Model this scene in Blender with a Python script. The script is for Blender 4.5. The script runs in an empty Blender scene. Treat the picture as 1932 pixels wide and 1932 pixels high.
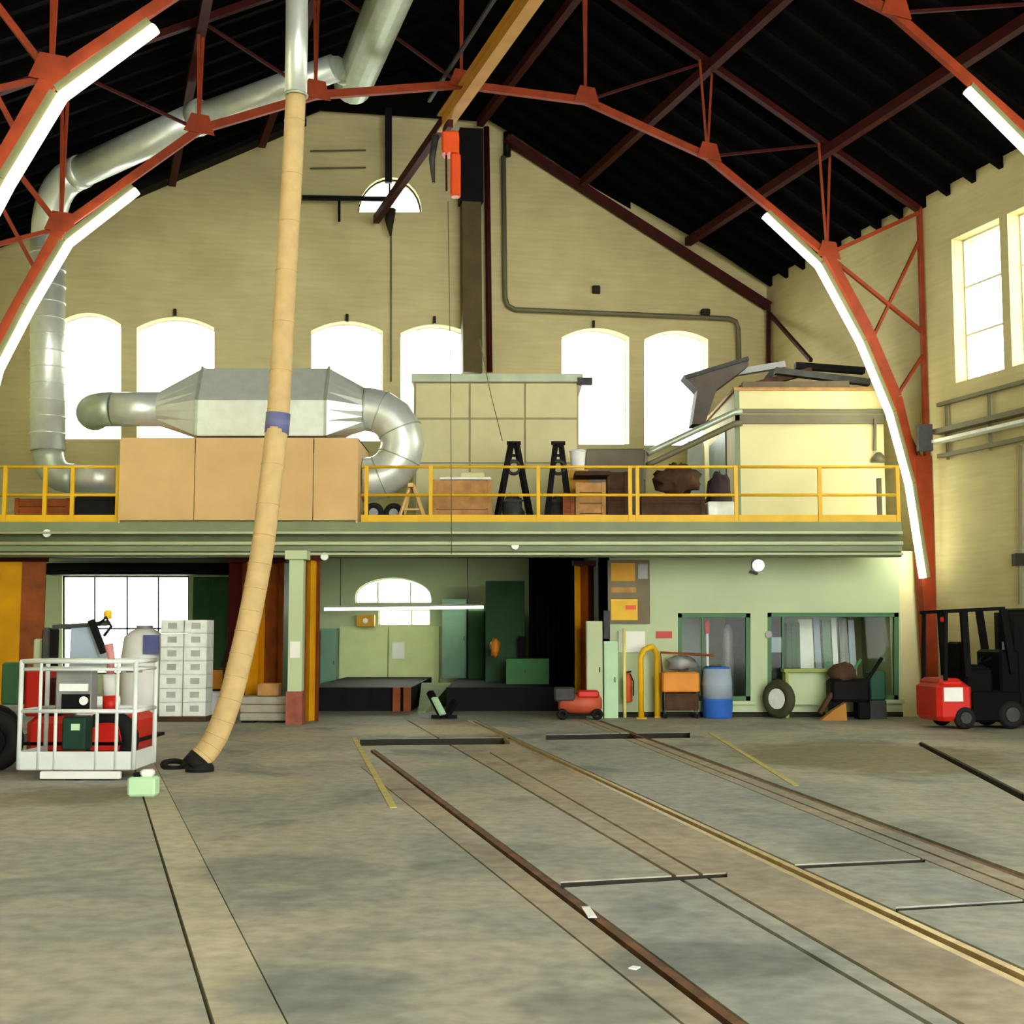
import bpy, bmesh, math, random
from mathutils import Vector, Matrix
random.seed(7)
SC = bpy.context.scene
COL = SC.collection

# ------------------------------------------------------------------ camera
F = 2500.0                                   # focal length in pixels of the 1932 px frame
PITCH = math.atan(234.0 / F)
EYE = Vector((0, 0, 1.6))
cam = bpy.data.cameras.new('camera')
cam.sensor_width = 36.0
cam.lens = F / 1932.0 * 36.0
cam.clip_end = 300
camo = bpy.data.objects.new('camera', cam)
camo.location = EYE
camo.rotation_euler = (math.pi / 2 + PITCH, 0, 0)
COL.objects.link(camo)
SC.camera = camo

# ------------------------------------------------------------------ daylight and exposure
wd = bpy.data.worlds.new('overcast_sky')
SC.world = wd
wd.use_nodes = True
wbg = wd.node_tree.nodes['Background']
wbg.inputs[0].default_value = (1.0, 1.0, 0.96, 1)
wbg.inputs[1].default_value = 8.0
SC.view_settings.view_transform = 'Standard'
SC.view_settings.look = 'None'
SC.view_settings.gamma = 1
SC.view_settings.use_curve_mapping = False
SC.view_settings.exposure = 0.52
TUBE_POWER = 11.0

# ------------------------------------------------------------------ pixel helpers (ray + the surface a thing touches)
cp, sp = math.cos(PITCH), math.sin(PITCH)
def ray(x, y):
    u = (x - 966) / F; v = (966 - y) / F
    return Vector((u, cp - v * sp, sp + v * cp))
def atY(x, y, Y):
    r = ray(x, y); return EYE + r * (Y / r.y)
def ground(x, y, z=0.0):
    r = ray(x, y); return EYE + r * ((z - EYE.z) / r.z)
def onplane(x, y, n, d):
    r = ray(x, y); return EYE + r * ((d - EYE.dot(n)) / r.dot(n))
# hall frame: u across, w along the hall axis
AX = Vector((-.3048, .9524, 0)); CR = Vector((.9524, .3048, 0))
UR, UL, UM = 16.10, -2.19, 6.98
def HW(u, w, z): return CR * u + AX * w + Vector((0, 0, z))
NB = Vector((-.17, 1, 0)).normalized(); DB = NB.dot(Vector((4.33, 32.4, 0)))
TB = Vector((1, .17, 0)).normalized()
def onback(x, y, off=0.0): return onplane(x, y, NB, DB - off)
def onright(x, y, off=0.0): return onplane(x, y, CR, UR - off)
def roofz(u): return 10.55 + .525 * (9.12 - abs(u - UM))

# ------------------------------------------------------------------ materials
def lin(c):
    return tuple(((v / 255) / 12.92 if v / 255 <= .04045 else ((v / 255 + .055) / 1.055) ** 2.4) for v in c)
MATS = {}
def mat(name, col, rough=.7, metal=0.0, var=.15, scale=2.5, col2=None, bump=0.0, emit=0.0, spec=.3, detail=4):
    if name in MATS: return MATS[name]
    m = bpy.data.materials.new(name); m.use_nodes = True
    nt = m.node_tree; b = nt.nodes['Principled BSDF']
    c = lin(col)
    b.inputs['Roughness'].default_value = rough
    b.inputs['Metallic'].default_value = metal
    b.inputs['Specular IOR Level'].default_value = spec
    tc = nt.nodes.new('ShaderNodeNewGeometry')
    nz = nt.nodes.new('ShaderNodeTexNoise'); nz.inputs['Scale'].default_value = scale; nz.inputs['Detail'].default_value = detail
    nt.links.new(tc.outputs['Position'], nz.inputs['Vector'])
    rp = nt.nodes.new('ShaderNodeValToRGB')
    c2 = lin(col2) if col2 else tuple(v * (1 - var) for v in c)
    c1 = c if col2 else tuple(min(1, v * (1 + var)) for v in c)
    rp.color_ramp.elements[0].position = .3; rp.color_ramp.elements[1].position = .7
    rp.color_ramp.elements[0].color = (*c2, 1); rp.color_ramp.elements[1].color = (*c1, 1)
    nt.links.new(nz.outputs['Fac'], rp.inputs['Fac'])
    nt.links.new(rp.outputs['Color'], b.inputs['Base Color'])
    if bump:
        bp = nt.nodes.new('ShaderNodeBump'); bp.inputs['Strength'].default_value = bump; bp.inputs['Distance'].default_value = .02
        nz2 = nt.nodes.new('ShaderNodeTexNoise'); nz2.inputs['Scale'].default_value = scale * 6
        nt.links.new(tc.outputs['Position'], nz2.inputs['Vector'])
        nt.links.new(nz2.outputs['Fac'], bp.inputs['Height']); nt.links.new(bp.outputs['Normal'], b.inputs['Normal'])
    if emit:
        b.inputs['Emission Color'].default_value = (*c, 1); b.inputs['Emission Strength'].default_value = emit
    MATS[name] = m
    return m
STAINS_AND_SUN = []
def floor_mat(name, ca, cb, cc):
    m = bpy.data.materials.new(name); m.use_nodes = True
    nt = m.node_tree; b = nt.nodes['Principled BSDF']; L = nt.links.new
    g = nt.nodes.new('ShaderNodeNewGeometry')
    def noise(s, d, dist=0.0, sx=1, sy=1):
        mp = nt.nodes.new('ShaderNodeMapping'); mp.inputs['Scale'].default_value = (sx, sy, 1)
        L(g.outputs['Position'], mp.inputs['Vector'])
        n = nt.nodes.new('ShaderNodeTexNoise'); n.inputs['Scale'].default_value = s; n.inputs['Detail'].default_value = d; n.inputs['Distortion'].default_value = dist
        L(mp.outputs['Vector'], n.inputs['Vector']); return n
    def ramp(n, p0, p1, a, c):
        r = nt.nodes.new('ShaderNodeValToRGB'); r.color_ramp.elements[0].position = p0; r.color_ramp.elements[1].position = p1
        r.color_ramp.elements[0].color = a; r.color_ramp.elements[1].color = c; L(n.outputs['Fac'], r.inputs['Fac']); return r
    base = ramp(noise(.55, 5, .4), .35, .66, (*lin(ca), 1), (*lin(cb), 1))
    dirt = ramp(noise(.9, 6, .8, 1.0, .8), .55, .72, (0, 0, 0, 1), (.95, .95, .95, 1))
    mx = nt.nodes.new('ShaderNodeMixRGB'); L(dirt.outputs['Color'], mx.inputs['Fac']); L(base.outputs['Color'], mx.inputs['Color1'])
    mx.inputs['Color2'].default_value = (*lin(cc), 1)
    last = mx
    for (sx, sy, rx, ry, col, amt) in STAINS_AND_SUN:      # oil and dust marks, and a painted sunlit strip, each with its own shape
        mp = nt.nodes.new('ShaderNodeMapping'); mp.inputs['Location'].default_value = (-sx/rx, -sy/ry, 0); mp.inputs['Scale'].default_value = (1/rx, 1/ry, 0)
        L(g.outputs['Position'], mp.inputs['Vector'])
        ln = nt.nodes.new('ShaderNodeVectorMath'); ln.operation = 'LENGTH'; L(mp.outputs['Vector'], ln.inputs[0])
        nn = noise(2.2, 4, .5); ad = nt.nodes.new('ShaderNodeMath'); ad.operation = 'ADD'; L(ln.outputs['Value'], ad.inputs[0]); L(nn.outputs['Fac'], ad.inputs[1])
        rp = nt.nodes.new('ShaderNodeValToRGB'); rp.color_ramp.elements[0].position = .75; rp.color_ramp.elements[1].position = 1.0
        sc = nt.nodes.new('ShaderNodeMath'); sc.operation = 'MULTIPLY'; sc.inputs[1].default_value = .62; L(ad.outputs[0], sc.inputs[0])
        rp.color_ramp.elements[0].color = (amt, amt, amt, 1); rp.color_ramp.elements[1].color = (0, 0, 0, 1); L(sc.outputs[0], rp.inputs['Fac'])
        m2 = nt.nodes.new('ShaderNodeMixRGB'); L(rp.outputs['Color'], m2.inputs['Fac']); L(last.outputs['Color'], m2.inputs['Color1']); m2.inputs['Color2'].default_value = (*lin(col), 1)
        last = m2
    mx = last
    fine = ramp(noise(7, 6), .3, .7, (.74, .74, .74, 1), (1.12, 1.12, 1.12, 1))
    mu = nt.nodes.new('ShaderNodeMixRGB'); mu.blend_type = 'MULTIPLY'; mu.inputs['Fac'].default_value = 1
    L(mx.outputs['Color'], mu.inputs['Color1']); L(fine.outputs['Color'], mu.inputs['Color2'])
    L(mu.outputs['Color'], b.inputs['Base Color'])
    b.inputs['Roughness'].default_value = .62; b.inputs['Specular IOR Level'].default_value = .25
    return m
def glass_mat(g=.04):
    m = bpy.data.materials.new('window_glass'); m.use_nodes = True
    nt = m.node_tree; nt.nodes.clear()
    o = nt.nodes.new('ShaderNodeOutputMaterial'); mx = nt.nodes.new('ShaderNodeMixShader'); mx.inputs[0].default_value = g
    t = nt.nodes.new('ShaderNodeBsdfTransparent'); t.inputs[0].default_value = (.96, .98, .95, 1)
    gl = nt.nodes.new('ShaderNodeBsdfGlossy'); gl.inputs['Roughness'].default_value = .05
    nt.links.new(t.outputs[0], mx.inputs[1]); nt.links.new(gl.outputs[0], mx.inputs[2]); nt.links.new(mx.outputs[0], o.inputs[0])
    return m
GLASS = glass_mat(); GLASSD = glass_mat(.006)
CREAM = mat('cream_limewash', (200, 190, 142), .85, var=.12, scale=.7, bump=.15, detail=8)
nt_ = CREAM.node_tree; b_ = nt_.nodes['Principled BSDF']
src = b_.inputs['Base Color'].links[0].from_socket
mp_ = nt_.nodes.new('ShaderNodeMapping'); mp_.inputs['Scale'].default_value = (.9, .9, 10)
ge_ = nt_.nodes.new('ShaderNodeNewGeometry'); nt_.links.new(ge_.outputs['Position'], mp_.inputs['Vector'])
no_ = nt_.nodes.new('ShaderNodeTexNoise'); no_.inputs['Scale'].default_value = 1.2; no_.inputs['Detail'].default_value = 6; nt_.links.new(mp_.outputs['Vector'], no_.inputs['Vector'])
ra_ = nt_.nodes.new('ShaderNodeValToRGB'); ra_.color_ramp.elements[0].position = .3; ra_.color_ramp.elements[1].position = .7
ra_.color_ramp.elements[0].color = (.92, .91, .89, 1); ra_.color_ramp.elements[1].color = (1.04, 1.04, 1.04, 1); nt_.links.new(no_.outputs['Fac'], ra_.inputs['Fac'])
mu_ = nt_.nodes.new('ShaderNodeMixRGB'); mu_.blend_type = 'MULTIPLY'; mu_.inputs['Fac'].default_value = 1
nt_.links.new(src, mu_.inputs['Color1']); nt_.links.new(ra_.outputs['Color'], mu_.inputs['Color2']); nt_.links.new(mu_.outputs['Color'], b_.inputs['Base Color'])
CREAM2 = mat('cream_painted_board', (226, 218, 164), .7, var=.06, scale=1)
GREENW = mat('pale_green_paint', (188, 204, 160), .6, var=.07, scale=.8)
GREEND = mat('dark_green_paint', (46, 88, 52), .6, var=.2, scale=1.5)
BEAM = mat('grey_green_paint', (126, 138, 104), .55, var=.12, scale=1.4)
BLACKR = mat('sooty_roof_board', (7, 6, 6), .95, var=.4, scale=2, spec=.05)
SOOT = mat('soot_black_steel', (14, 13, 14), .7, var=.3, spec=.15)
RED = mat('red_lead_steel', (136, 52, 20), .6, var=.2, scale=3, spec=.2)
DKRED = mat('dark_red_steel', (58, 12, 11), .65, var=.25, scale=3, spec=.15)
GALV = mat('galvanised_sheet', (222, 230, 222), .36, .55, var=.06, scale=5)
GALVD = mat('weathered_galvanised', (176, 188, 168), .45, .5, var=.1, scale=5)
PLY = mat('plywood', (214, 178, 120), .65, var=.08, scale=1.5)
PLYB = mat('wooden_crate_board', (180, 134, 80), .75, var=.25, scale=4)
DKWOOD = mat('dark_stained_wood', (74, 50, 32), .8, var=.35, scale=5)
YEL = mat('yellow_paint', (232, 184, 30), .5, var=.08, scale=3)
YELO = mat('ochre_yellow_paint', (206, 150, 14), .55, var=.15, scale=2)
RUSTO = mat('orange_brown_paint', (134, 68, 20), .65, var=.3, scale=3)
HOSE = mat('tan_hose_fabric', (200, 172, 118), .75, var=.1, scale=6)
WHITE = mat('white_enamel', (236, 238, 232), .45, var=.05)
OFFW = mat('off_white_plastic', (240, 246, 238), .5, var=.08, scale=6)
GREY = mat('grey_steel', (140, 142, 140), .5, .3, var=.15)
DGREY = mat('dark_grey_steel', (62, 62, 60), .6, .2, var=.25, scale=6)
RUBBER = mat('black_rubber', (18, 18, 18), .8, var=.2)
REDM = mat('red_machine_enamel', (200, 34, 22), .4, var=.1)
ORNG = mat('orange_enamel', (222, 140, 34), .5, var=.15)
BLUE = mat('blue_plastic', (52, 104, 196), .45, var=.1)
BLUEP = mat('blue_print', (92, 98, 150), .6, var=.15)
LBLUE = mat('pale_blue_grey_paint', (160, 176, 192), .5, var=.1)
MINT = mat('mint_green_paint', (186, 224, 180), .5, var=.06)
GRN = mat('machine_green', (44, 120, 52), .5, var=.2)
RUST = mat('rusted_rail_steel', (124, 82, 42), .6, .35, col2=(70, 44, 22), scale=5)
POLI = mat('worn_rail_head', (206, 186, 140), .35, .6, var=.2, scale=6)
DKIRON = mat('dark_iron', (40, 36, 26), .7, .2, var=.3, scale=4)
PIPE = mat('grey_conduit', (112, 108, 84), .55, .2, var=.1)
for (px, py), rx, ry, col, amt in (((1650,1428), 1.9, 2.6, (118, 110, 74), .8), ((815,1377), 1.5, 1.3, (206, 198, 160), .7), ((1340,1815), .55, .5, (92, 104, 102), .7), ((540,1640), .7, .7, (120, 124, 114), .7),  # the pale ellipse is a sunlit strip painted into the floor colour
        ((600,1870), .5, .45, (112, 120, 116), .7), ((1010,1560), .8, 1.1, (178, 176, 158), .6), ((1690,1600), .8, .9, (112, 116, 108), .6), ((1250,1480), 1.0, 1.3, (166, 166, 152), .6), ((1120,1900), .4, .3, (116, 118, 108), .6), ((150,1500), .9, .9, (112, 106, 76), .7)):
    q_ = ground(px, py); STAINS_AND_SUN.append((q_.x, q_.y, rx, ry, col, amt))
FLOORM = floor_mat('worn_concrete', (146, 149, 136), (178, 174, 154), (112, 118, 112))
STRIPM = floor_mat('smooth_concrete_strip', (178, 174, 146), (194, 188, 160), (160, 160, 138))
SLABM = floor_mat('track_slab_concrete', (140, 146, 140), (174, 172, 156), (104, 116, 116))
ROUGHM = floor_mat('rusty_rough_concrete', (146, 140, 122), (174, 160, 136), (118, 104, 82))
TUBEM = mat('lit_fluorescent_tube', (255, 255, 222), .4, emit=TUBE_POWER, var=0)
LAMPM = mat('lit_lamp_glass', (255, 255, 225), .4, emit=.9, var=0)
SCREEN = mat('paper_notice', (240, 242, 230), .6, var=.04)

# ------------------------------------------------------------------ mesh helpers
class MB:
    def __init__(s): s.v = []; s.f = []; s.sm = []
    def add(s, vs, fs, smooth=False):
        o = len(s.v); s.v += [Vector(v) for v in vs]
        for f in fs: s.f.append(tuple(i + o for i in f)); s.sm.append(smooth)
        return s
    def box(s, lo, hi, M=None):
        x0, y0, z0 = lo; x1, y1, z1 = hi
        vs = [Vector(p) for p in ((x0,y0,z0),(x1,y0,z0),(x1,y1,z0),(x0,y1,z0),(x0,y0,z1),(x1,y0,z1),(x1,y1,z1),(x0,y1,z1))]
        if M: vs = [M @ v for v in vs]
        return s.add(vs, [(0,3,2,1),(4,5,6,7),(0,1,5,4),(1,2,6,5),(2,3,7,6),(3,0,4,7)])
    def cbox(s, lo, hi, c=.03, M=None):
        # box with chamfered vertical and top edges
        x0, y0, z0 = lo; x1, y1, z1 = hi
        def ring(i, z): return [(x0+i+c,y0+i,z),(x1-i-c,y0+i,z),(x1-i,y0+i+c,z),(x1-i,y1-i-c,z),(x1-i-c,y1-i,z),(x0+i+c,y1-i,z),(x0+i,y1-i-c,z),(x0+i,y0+i+c,z)]
        vs = ring(c*.6, z0) + ring(0, z0+c) + ring(0, z1-c) + ring(c, z1)
        vs = [Vector(p) for p in vs]
        if M: vs = [M @ v for v in vs]
        fs = [tuple(range(7, -1, -1)), tuple(range(24, 32))]
        for k in range(3):
            for i in range(8): fs.append((k*8+i, k*8+(i+1)%8, k*8+8+(i+1)%8, k*8+8+i))
        return s.add(vs, fs)
    def bar(s, p, q, w=.05, h=None, up=(0,0,1)):
        p = Vector(p); q = Vector(q); h = h or w
        d = (q - p).normalized(); up = Vector(up)
        if abs(d.dot(up)) > .98: up = Vector((0,1,0))
        a = d.cross(up).normalized(); b = a.cross(d)
        vs = []
        for e in (p, q):
            for i, j in ((-1,-1),(1,-1),(1,1),(-1,1)): vs.append(e + a*(i*w/2) + b*(j*h/2))
        return s.add(vs, [(3,2,1,0),(4,5,6,7),(0,1,5,4),(1,2,6,5),(2,3,7,6),(3,0,4,7)])
    def tube(s, pts, r, n=12, cap=True, flat=False):
        pts = [Vector(p) for p in pts]; m = len(pts)
        rs = r if isinstance(r, (list, tuple)) else [r]*m
        ref = None; vs = []
        for i, p in enumerate(pts):
            d = (pts[min(i+1, m-1)] - pts[max(i-1, 0)]).normalized()
            if ref is None:
                ref = d.orthogonal().normalized()
            ref = (ref - d*ref.dot(d)).normalized(); b = d.cross(ref)
            for k in range(n):
                t = 2*math.pi*k/n
                vs.append(p + (ref*math.cos(t) + b*math.sin(t))*rs[i])
        fs = []
        for i in range(m-1):
            for k in range(n): fs.append((i*n+k, i*n+(k+1)%n, (i+1)*n+(k+1)%n, (i+1)*n+k))
        s.add(vs, fs, not flat)
        if cap:
            o = len(s.v) - n*m
            s.f.append(tuple(o+k for k in range(n-1, -1, -1))); s.sm.append(False)
            s.f.append(tuple(o+(m-1)*n+k for k in range(n))); s.sm.append(False)
        return s
    def torus(s, c, R, r, axis=(0,0,1), n=20, k=8, arc=1.0):
        ax = Vector(axis).normalized(); a = ax.orthogonal().normalized(); b = ax.cross(a); c = Vector(c)
        vs = []; fs = []
        for i in range(n):
            t = 2*math.pi*i/n; d = a*math.cos(t) + b*math.sin(t)
            for j in range(k):
                q = 2*math.pi*j/k; vs.append(c + d*(R + r*math.cos(q)) + ax*(r*math.sin(q)))
        for i in range(n):
            for j in range(k): fs.append((i*k+j, ((i+1)%n)*k+j, ((i+1)%n)*k+(j+1)%k, i*k+(j+1)%k))
        return s.add(vs, fs, True)
    def prism(s, poly, vec):
        n = len(poly); vec = Vector(vec)
        vs = [Vector(p) for p in poly] + [Vector(p) + vec for p in poly]
        return s.add(vs, [tuple(range(n-1, -1, -1)), tuple(range(n, 2*n))] + [(i, (i+1)%n, (i+1)%n+n, i+n) for i in range(n)])
    def lathe(s, c, prof, n=20, axis=(0,0,1)):
        c = Vector(c); ax = Vector(axis).normalized()
        return s.tube([c + ax*h for h, r in prof], [r for h, r in prof], n)
    def sheet(s, rows, smooth=True):
        # rows: grid of points
        n = len(rows[0]); vs = [p for r in rows for p in r]
        return s.add(vs, [(i*n+j, i*n+j+1, (i+1)*n+j+1, (i+1)*n+j) for i in range(len(rows)-1) for j in range(n-1)], smooth)
    def blob(s, c, rx, ry, rz, jag=.2, nu=14, nv=8, seed=1):
        rnd = random.Random(seed); c = Vector(c); vs = []; fs = []
        for i in range(nv+1):
            ph = math.pi*i/nv
            for j in range(nu):
                t = 2*math.pi*j/nu; k = 1 + rnd.uniform(-jag, jag)
                if i in (0, nv): k = 1
                vs.append(c + Vector((rx*k*math.sin(ph)*math.cos(t), ry*k*math.sin(ph)*math.sin(t), rz*k*math.cos(ph))))
        for i in range(nv):
            for j in range(nu): fs.append((i*nu+j, (i+1)*nu+j, (i+1)*nu+(j+1)%nu, i*nu+(j+1)%nu))
        return s.add(vs, fs, True)
    def mesh(s, name, off=Vector((0,0,0))):
        me = bpy.data.meshes.new(name)
        me.from_pydata([tuple(v - off) for v in s.v], [], s.f)
        me.polygons.foreach_set('use_smooth', s.sm)
        bm = bmesh.new(); bm.from_mesh(me); bmesh.ops.recalc_face_normals(bm, faces=bm.faces); bm.to_mesh(me); bm.free()
        return me
    def build(s, name, m, parent=None, label=None, cat=None, group=None, kind=None):
        if parent is not None:
            o = bpy.data.objects.new(name, s.mesh(name, root_loc(parent))); o.parent = parent
        else:
            xs = [v.x for v in s.v]; ys = [v.y for v in s.v]; zs = [v.z for v in s.v]
            loc = Vector(((min(xs)+max(xs))/2, (min(ys)+max(ys))/2, min(zs)))
            o = bpy.data.objects.new(name, s.mesh(name, loc)); o.location = loc
        COL.objects.link(o)
        if m: o.data.materials.append(m)
        return tag(o, label, cat, group, kind)
def root_loc(o):
    l = Vector((0,0,0))
    while o: l = l + o.location; o = o.parent
    return l
def tag(o, label=None, cat=None, group=None, kind=None):
    if label: o['label'] = label
    if cat: o['category'] = cat
    if group: o['group'] = group
    if kind: o['kind'] = kind
    return o
def thing(name, loc, label=None, cat=None, group=None, kind=None):
    o = bpy.data.objects.new(name, None); o.location = Vector(loc); o.empty_display_size = .2
    COL.objects.link(o); return tag(o, label, cat, group, kind)
def dup(o, delta, parent=None):
    c = o.copy(); COL.objects.link(c); c.parent = parent
    if parent is None: c.location = o.location + Vector(delta)
    for ch in [x for x in o.children]: dup(ch, (0,0,0), c)
    return c
def mixed(o, m): o.data.materials.append(m); return len(o.data.materials) - 1
def boolean(mb, cutters, name):
    base = bpy.data.objects.new('tmp', mb.mesh('tmp')); COL.objects.link(base); tmp = [base]
    for c in cutters:
        k = bpy.data.objects.new('tmpc', c.mesh('tmpc')); COL.objects.link(k); tmp.append(k)
        md = base.modifiers.new('b', 'BOOLEAN'); md.operation = 'DIFFERENCE'; md.solver = 'EXACT'; md.object = k
    dg = bpy.context.evaluated_depsgraph_get(); dg.update()
    me = bpy.data.meshes.new_from_object(base.evaluated_get(dg), depsgraph=dg)
    for t in tmp:
        d = t.data; bpy.data.objects.remove(t); bpy.data.meshes.remove(d)
    me.name = name
    return me
def frame_box(x0, y0, x1, y1, Y, dep):
    # world box whose front face at depth Y fills a pixel rectangle
    a = atY(x0, y1, Y); b = atY(x1, y0, Y); c = atY((x0+x1)/2, (y0+y1)/2, Y)
    k = Y / (cp - (966 - (y0+y1)/2)/F*sp) / F
    return Vector(((x0-966)*k, Y, a.z)), Vector(((x1-966)*k, Y+dep, b.z))
def arc_pts(c, r, a0, a1, n, ax1, ax2):
    c = Vector(c); ax1 = Vector(ax1); ax2 = Vector(ax2)
    return [c + ax1*(r*math.cos(a0+(a1-a0)*i/n)) + ax2*(r*math.sin(a0+(a1-a0)*i/n)) for i in range(n+1)]

# ================================================================== THE SETTING
# ---- floor: one slab cut through by rail grooves, joints and trenches
def strip_cut(pa, pb, w):
    a = Vector((pa.x, pa.y, 0)); b = Vector((pb.x, pb.y, 0)); d = (b-a).normalized(); n = Vector((-d.y, d.x, 0))*(w/2)
    return MB().prism([(a+n)-Vector((0,0,.6)), (b+n)-Vector((0,0,.6)), (b-n)-Vector((0,0,.6)), (a-n)-Vector((0,0,.6))], (0,0,1.2))
def poly_cut(pts): return MB().prism([Vector((p.x, p.y, -.6)) for p in pts], (0,0,1.2))
def ext(a, b, Y):   # extend the ground line a-b to depth Y
    t = (Y - a.y) / (b.y - a.y); return a + (b - a)*t
LRa, LRb = ground(727,1434), ground(1300,1865)
CRa, CRb = ground(1013,1416), ground(1932,1844)
RRa, RRb = ground(1262,1408), ground(1932,1654)
G1a, G1b = ground(948,1463), ground(1674,1886)
B1a, B1b = ground(795,1538), ground(1276,1922)
G2a, G2b = ground(985,1455), ground(1700,1866)
SKa, SKb = ground(273,1512), ground(398,1922)
SEa, SEb = ground(315,1487), ground(543,1932)
YN = 2.2
cuts = []
LR0, LR1 = ext(LRa, LRb, 19.0), ext(LRa, LRb, YN)
CR0, CR1 = ext(CRa, CRb, 25.6), ext(CRa, CRb, YN)
RR0, RR1 = ext(RRa, RRb, 25.6), ext(RRa, RRb, YN)
cuts.append(strip_cut(LR0, LR1, .11))
cuts.append(strip_cut(CR0, CR1, .19))
cuts.append(strip_cut(RR0, RR1, .11))
G10, G11 = ext(G1a, G1b, 25.6), ext(G1a, G1b, YN)
G20, G21 = ext(G2a, G2b, 18.6), ext(G2a, G2b, YN)
cuts.append(strip_cut(Vector((G10.x-.1,25.55,0)), Vector((RR0.x+.1,25.55,0)), .012))
cuts.append(strip_cut(G20, ext(CRa, CRb, 18.6), .012))
B10, B11 = ext(B1a, B1b, 16.5), ext(B1a, B1b, YN)
cuts.append(strip_cut(B10, B11, .016)); cuts.append(strip_cut(B10 - Vector((.02,0,0)), ext(LRa, LRb, 16.5), .012))
cuts.append(strip_cut(G10, G11, .034)); cuts.append(strip_cut(G20, G21, .030))
G30, G31 = ext(ground(1240,1600), ground(1806,1900), 9), ext(ground(1240,1600), ground(1806,1900), YN)
off2 = Vector((.19, -.06, 0))
cuts.append(strip_cut(RR0 - Vector((.22,0,0)), RR1 - Vector((.22,0,0)), .03))
cuts.append(strip_cut(RR0 - Vector((.38,0,0)), RR1 - Vector((.38,0,0)), .018))
T1 = [(679,1394,962,1391,962,1404,679,1407), (1030,1386,1302,1381,1302,1392,1030,1396)]
T2 = [(1058,1663,1372,1646,1372,1655,1058,1675), (1490,1631,1745,1619,1745,1627,1490,1640), (1690,1711,1932,1697,1932,1704,1690,1719)]
trench = []
for t in T1 + T2:
    q = [ground(t[i], t[i+1]) for i in range(0, 8, 2)]
    trench.append(q); cuts.append(poly_cut(q))
cuts.append(strip_cut(ground(962,1398), ground(1030,1391), .03))
RT = [ground(1722,1400), ground(1738,1399), ground(1932,1496), ground(1932,1512)]
cuts.append(poly_cut(RT))
sk0, sk1 = ext(SKa, SKb, 17.6), ext(SKa, SKb, YN); se0, se1 = ext(SEa, SEb, 17.6), ext(SEa, SEb, YN)
cuts.append(strip_cut(sk0, sk1, .020)); cuts.append(strip_cut(se0, se1, .008))
cuts.append(strip_cut(sk0 + Vector((-.02,0,0)), se0 + Vector((.02,0,0)), .01))
cuts.append(strip_cut(ext(SKa,SKb,YN+.01) - Vector((.02,0,0)), RR1 + Vector((.05,.01,0)), .02))
slab = MB().box((-16, -16, -.3), (23, 37, 0))
fme = boolean(slab, cuts, 'floor')
bm = bmesh.new(); bm.from_mesh(fme); bm.faces.ensure_lookup_table()
seen = set(); isl = []
for f0 in bm.faces:
    if f0.index in seen: continue
    st = [f0]; seen.add(f0.index); cur = []
    while st:
        f = st.pop(); cur.append(f)
        for e in f.edges:
            for g in e.link_faces:
                if g.index not in seen: seen.add(g.index); st.append(g)
    isl.append(cur)
isl.sort(key=lambda L: -sum(f.calc_area() for f in L))
FLOOR = None
for k, L in enumerate(isl):
    m_ = MB()
    ids = {}
    for f in L:
        for v in f.verts:
            if v.index not in ids: ids[v.index] = len(ids)
    inv = sorted(ids, key=lambda i: ids[i])
    bm.verts.ensure_lookup_table()
    m_.add([bm.verts[i].co.copy() for i in inv], [tuple(ids[v.index] for v in f.verts) for f in L])
    if k == 0:
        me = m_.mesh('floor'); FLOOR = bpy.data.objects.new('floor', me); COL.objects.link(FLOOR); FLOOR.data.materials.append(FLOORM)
        tag(FLOOR, 'worn grey concrete floor of the engine hall', None, None, 'structure')
    else:
        cx = sum(v.x for v in m_.v)/len(m_.v)
        c_ = sum(m_.v, Vector())/len(m_.v)
        def xo(a, b): return (a + (b-a)*((c_.y-a.y)/(b.y-a.y))).x
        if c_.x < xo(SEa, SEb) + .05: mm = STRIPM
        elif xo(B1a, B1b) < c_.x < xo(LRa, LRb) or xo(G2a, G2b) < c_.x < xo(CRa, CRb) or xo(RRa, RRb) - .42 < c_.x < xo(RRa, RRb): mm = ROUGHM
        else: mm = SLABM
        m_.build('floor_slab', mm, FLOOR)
bm.free()
MB().box((-16, -16, -.42), (23, 37, -.31)).build('trench_bed', DKIRON, FLOOR, label='dark bed below rail grooves and trenches')
for q in trench:     # dark strips added to stand in for the shade in each cross trench
    a, b = q[0], q[1]
    MB().bar(a + Vector((0,-.012,-.14)), b + Vector((0,-.012,-.14)), .02, .26).build('trench_shade_strip', DKIRON, FLOOR)
MB().bar(RT[1] + Vector((-.02,-.02,-.14)), RT[2] + Vector((-.02,-.02,-.14)), .02, .26).build('trench_shade_strip', DKIRON, FLOOR)  # same added shade strip along the side trench

# ---- ceiling: two dark slopes with rafters
W0, W1 = -11.0, 33.5
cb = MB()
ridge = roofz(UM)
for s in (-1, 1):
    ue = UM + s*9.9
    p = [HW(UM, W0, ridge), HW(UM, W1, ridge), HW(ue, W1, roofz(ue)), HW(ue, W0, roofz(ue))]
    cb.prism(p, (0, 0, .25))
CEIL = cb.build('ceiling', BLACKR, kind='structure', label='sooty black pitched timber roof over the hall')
RAF = []
for s in (-1, 1):
    ue = UM + s*9.5
    for k in range(40):
        w = 1.0 + k*.8
        if k == 0:
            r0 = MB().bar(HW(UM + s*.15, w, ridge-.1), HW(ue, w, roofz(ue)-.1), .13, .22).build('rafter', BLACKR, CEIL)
        else:
            c = r0.copy(); COL.objects.link(c); c.parent = CEIL; c.location = AX*(k*.8)

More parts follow.
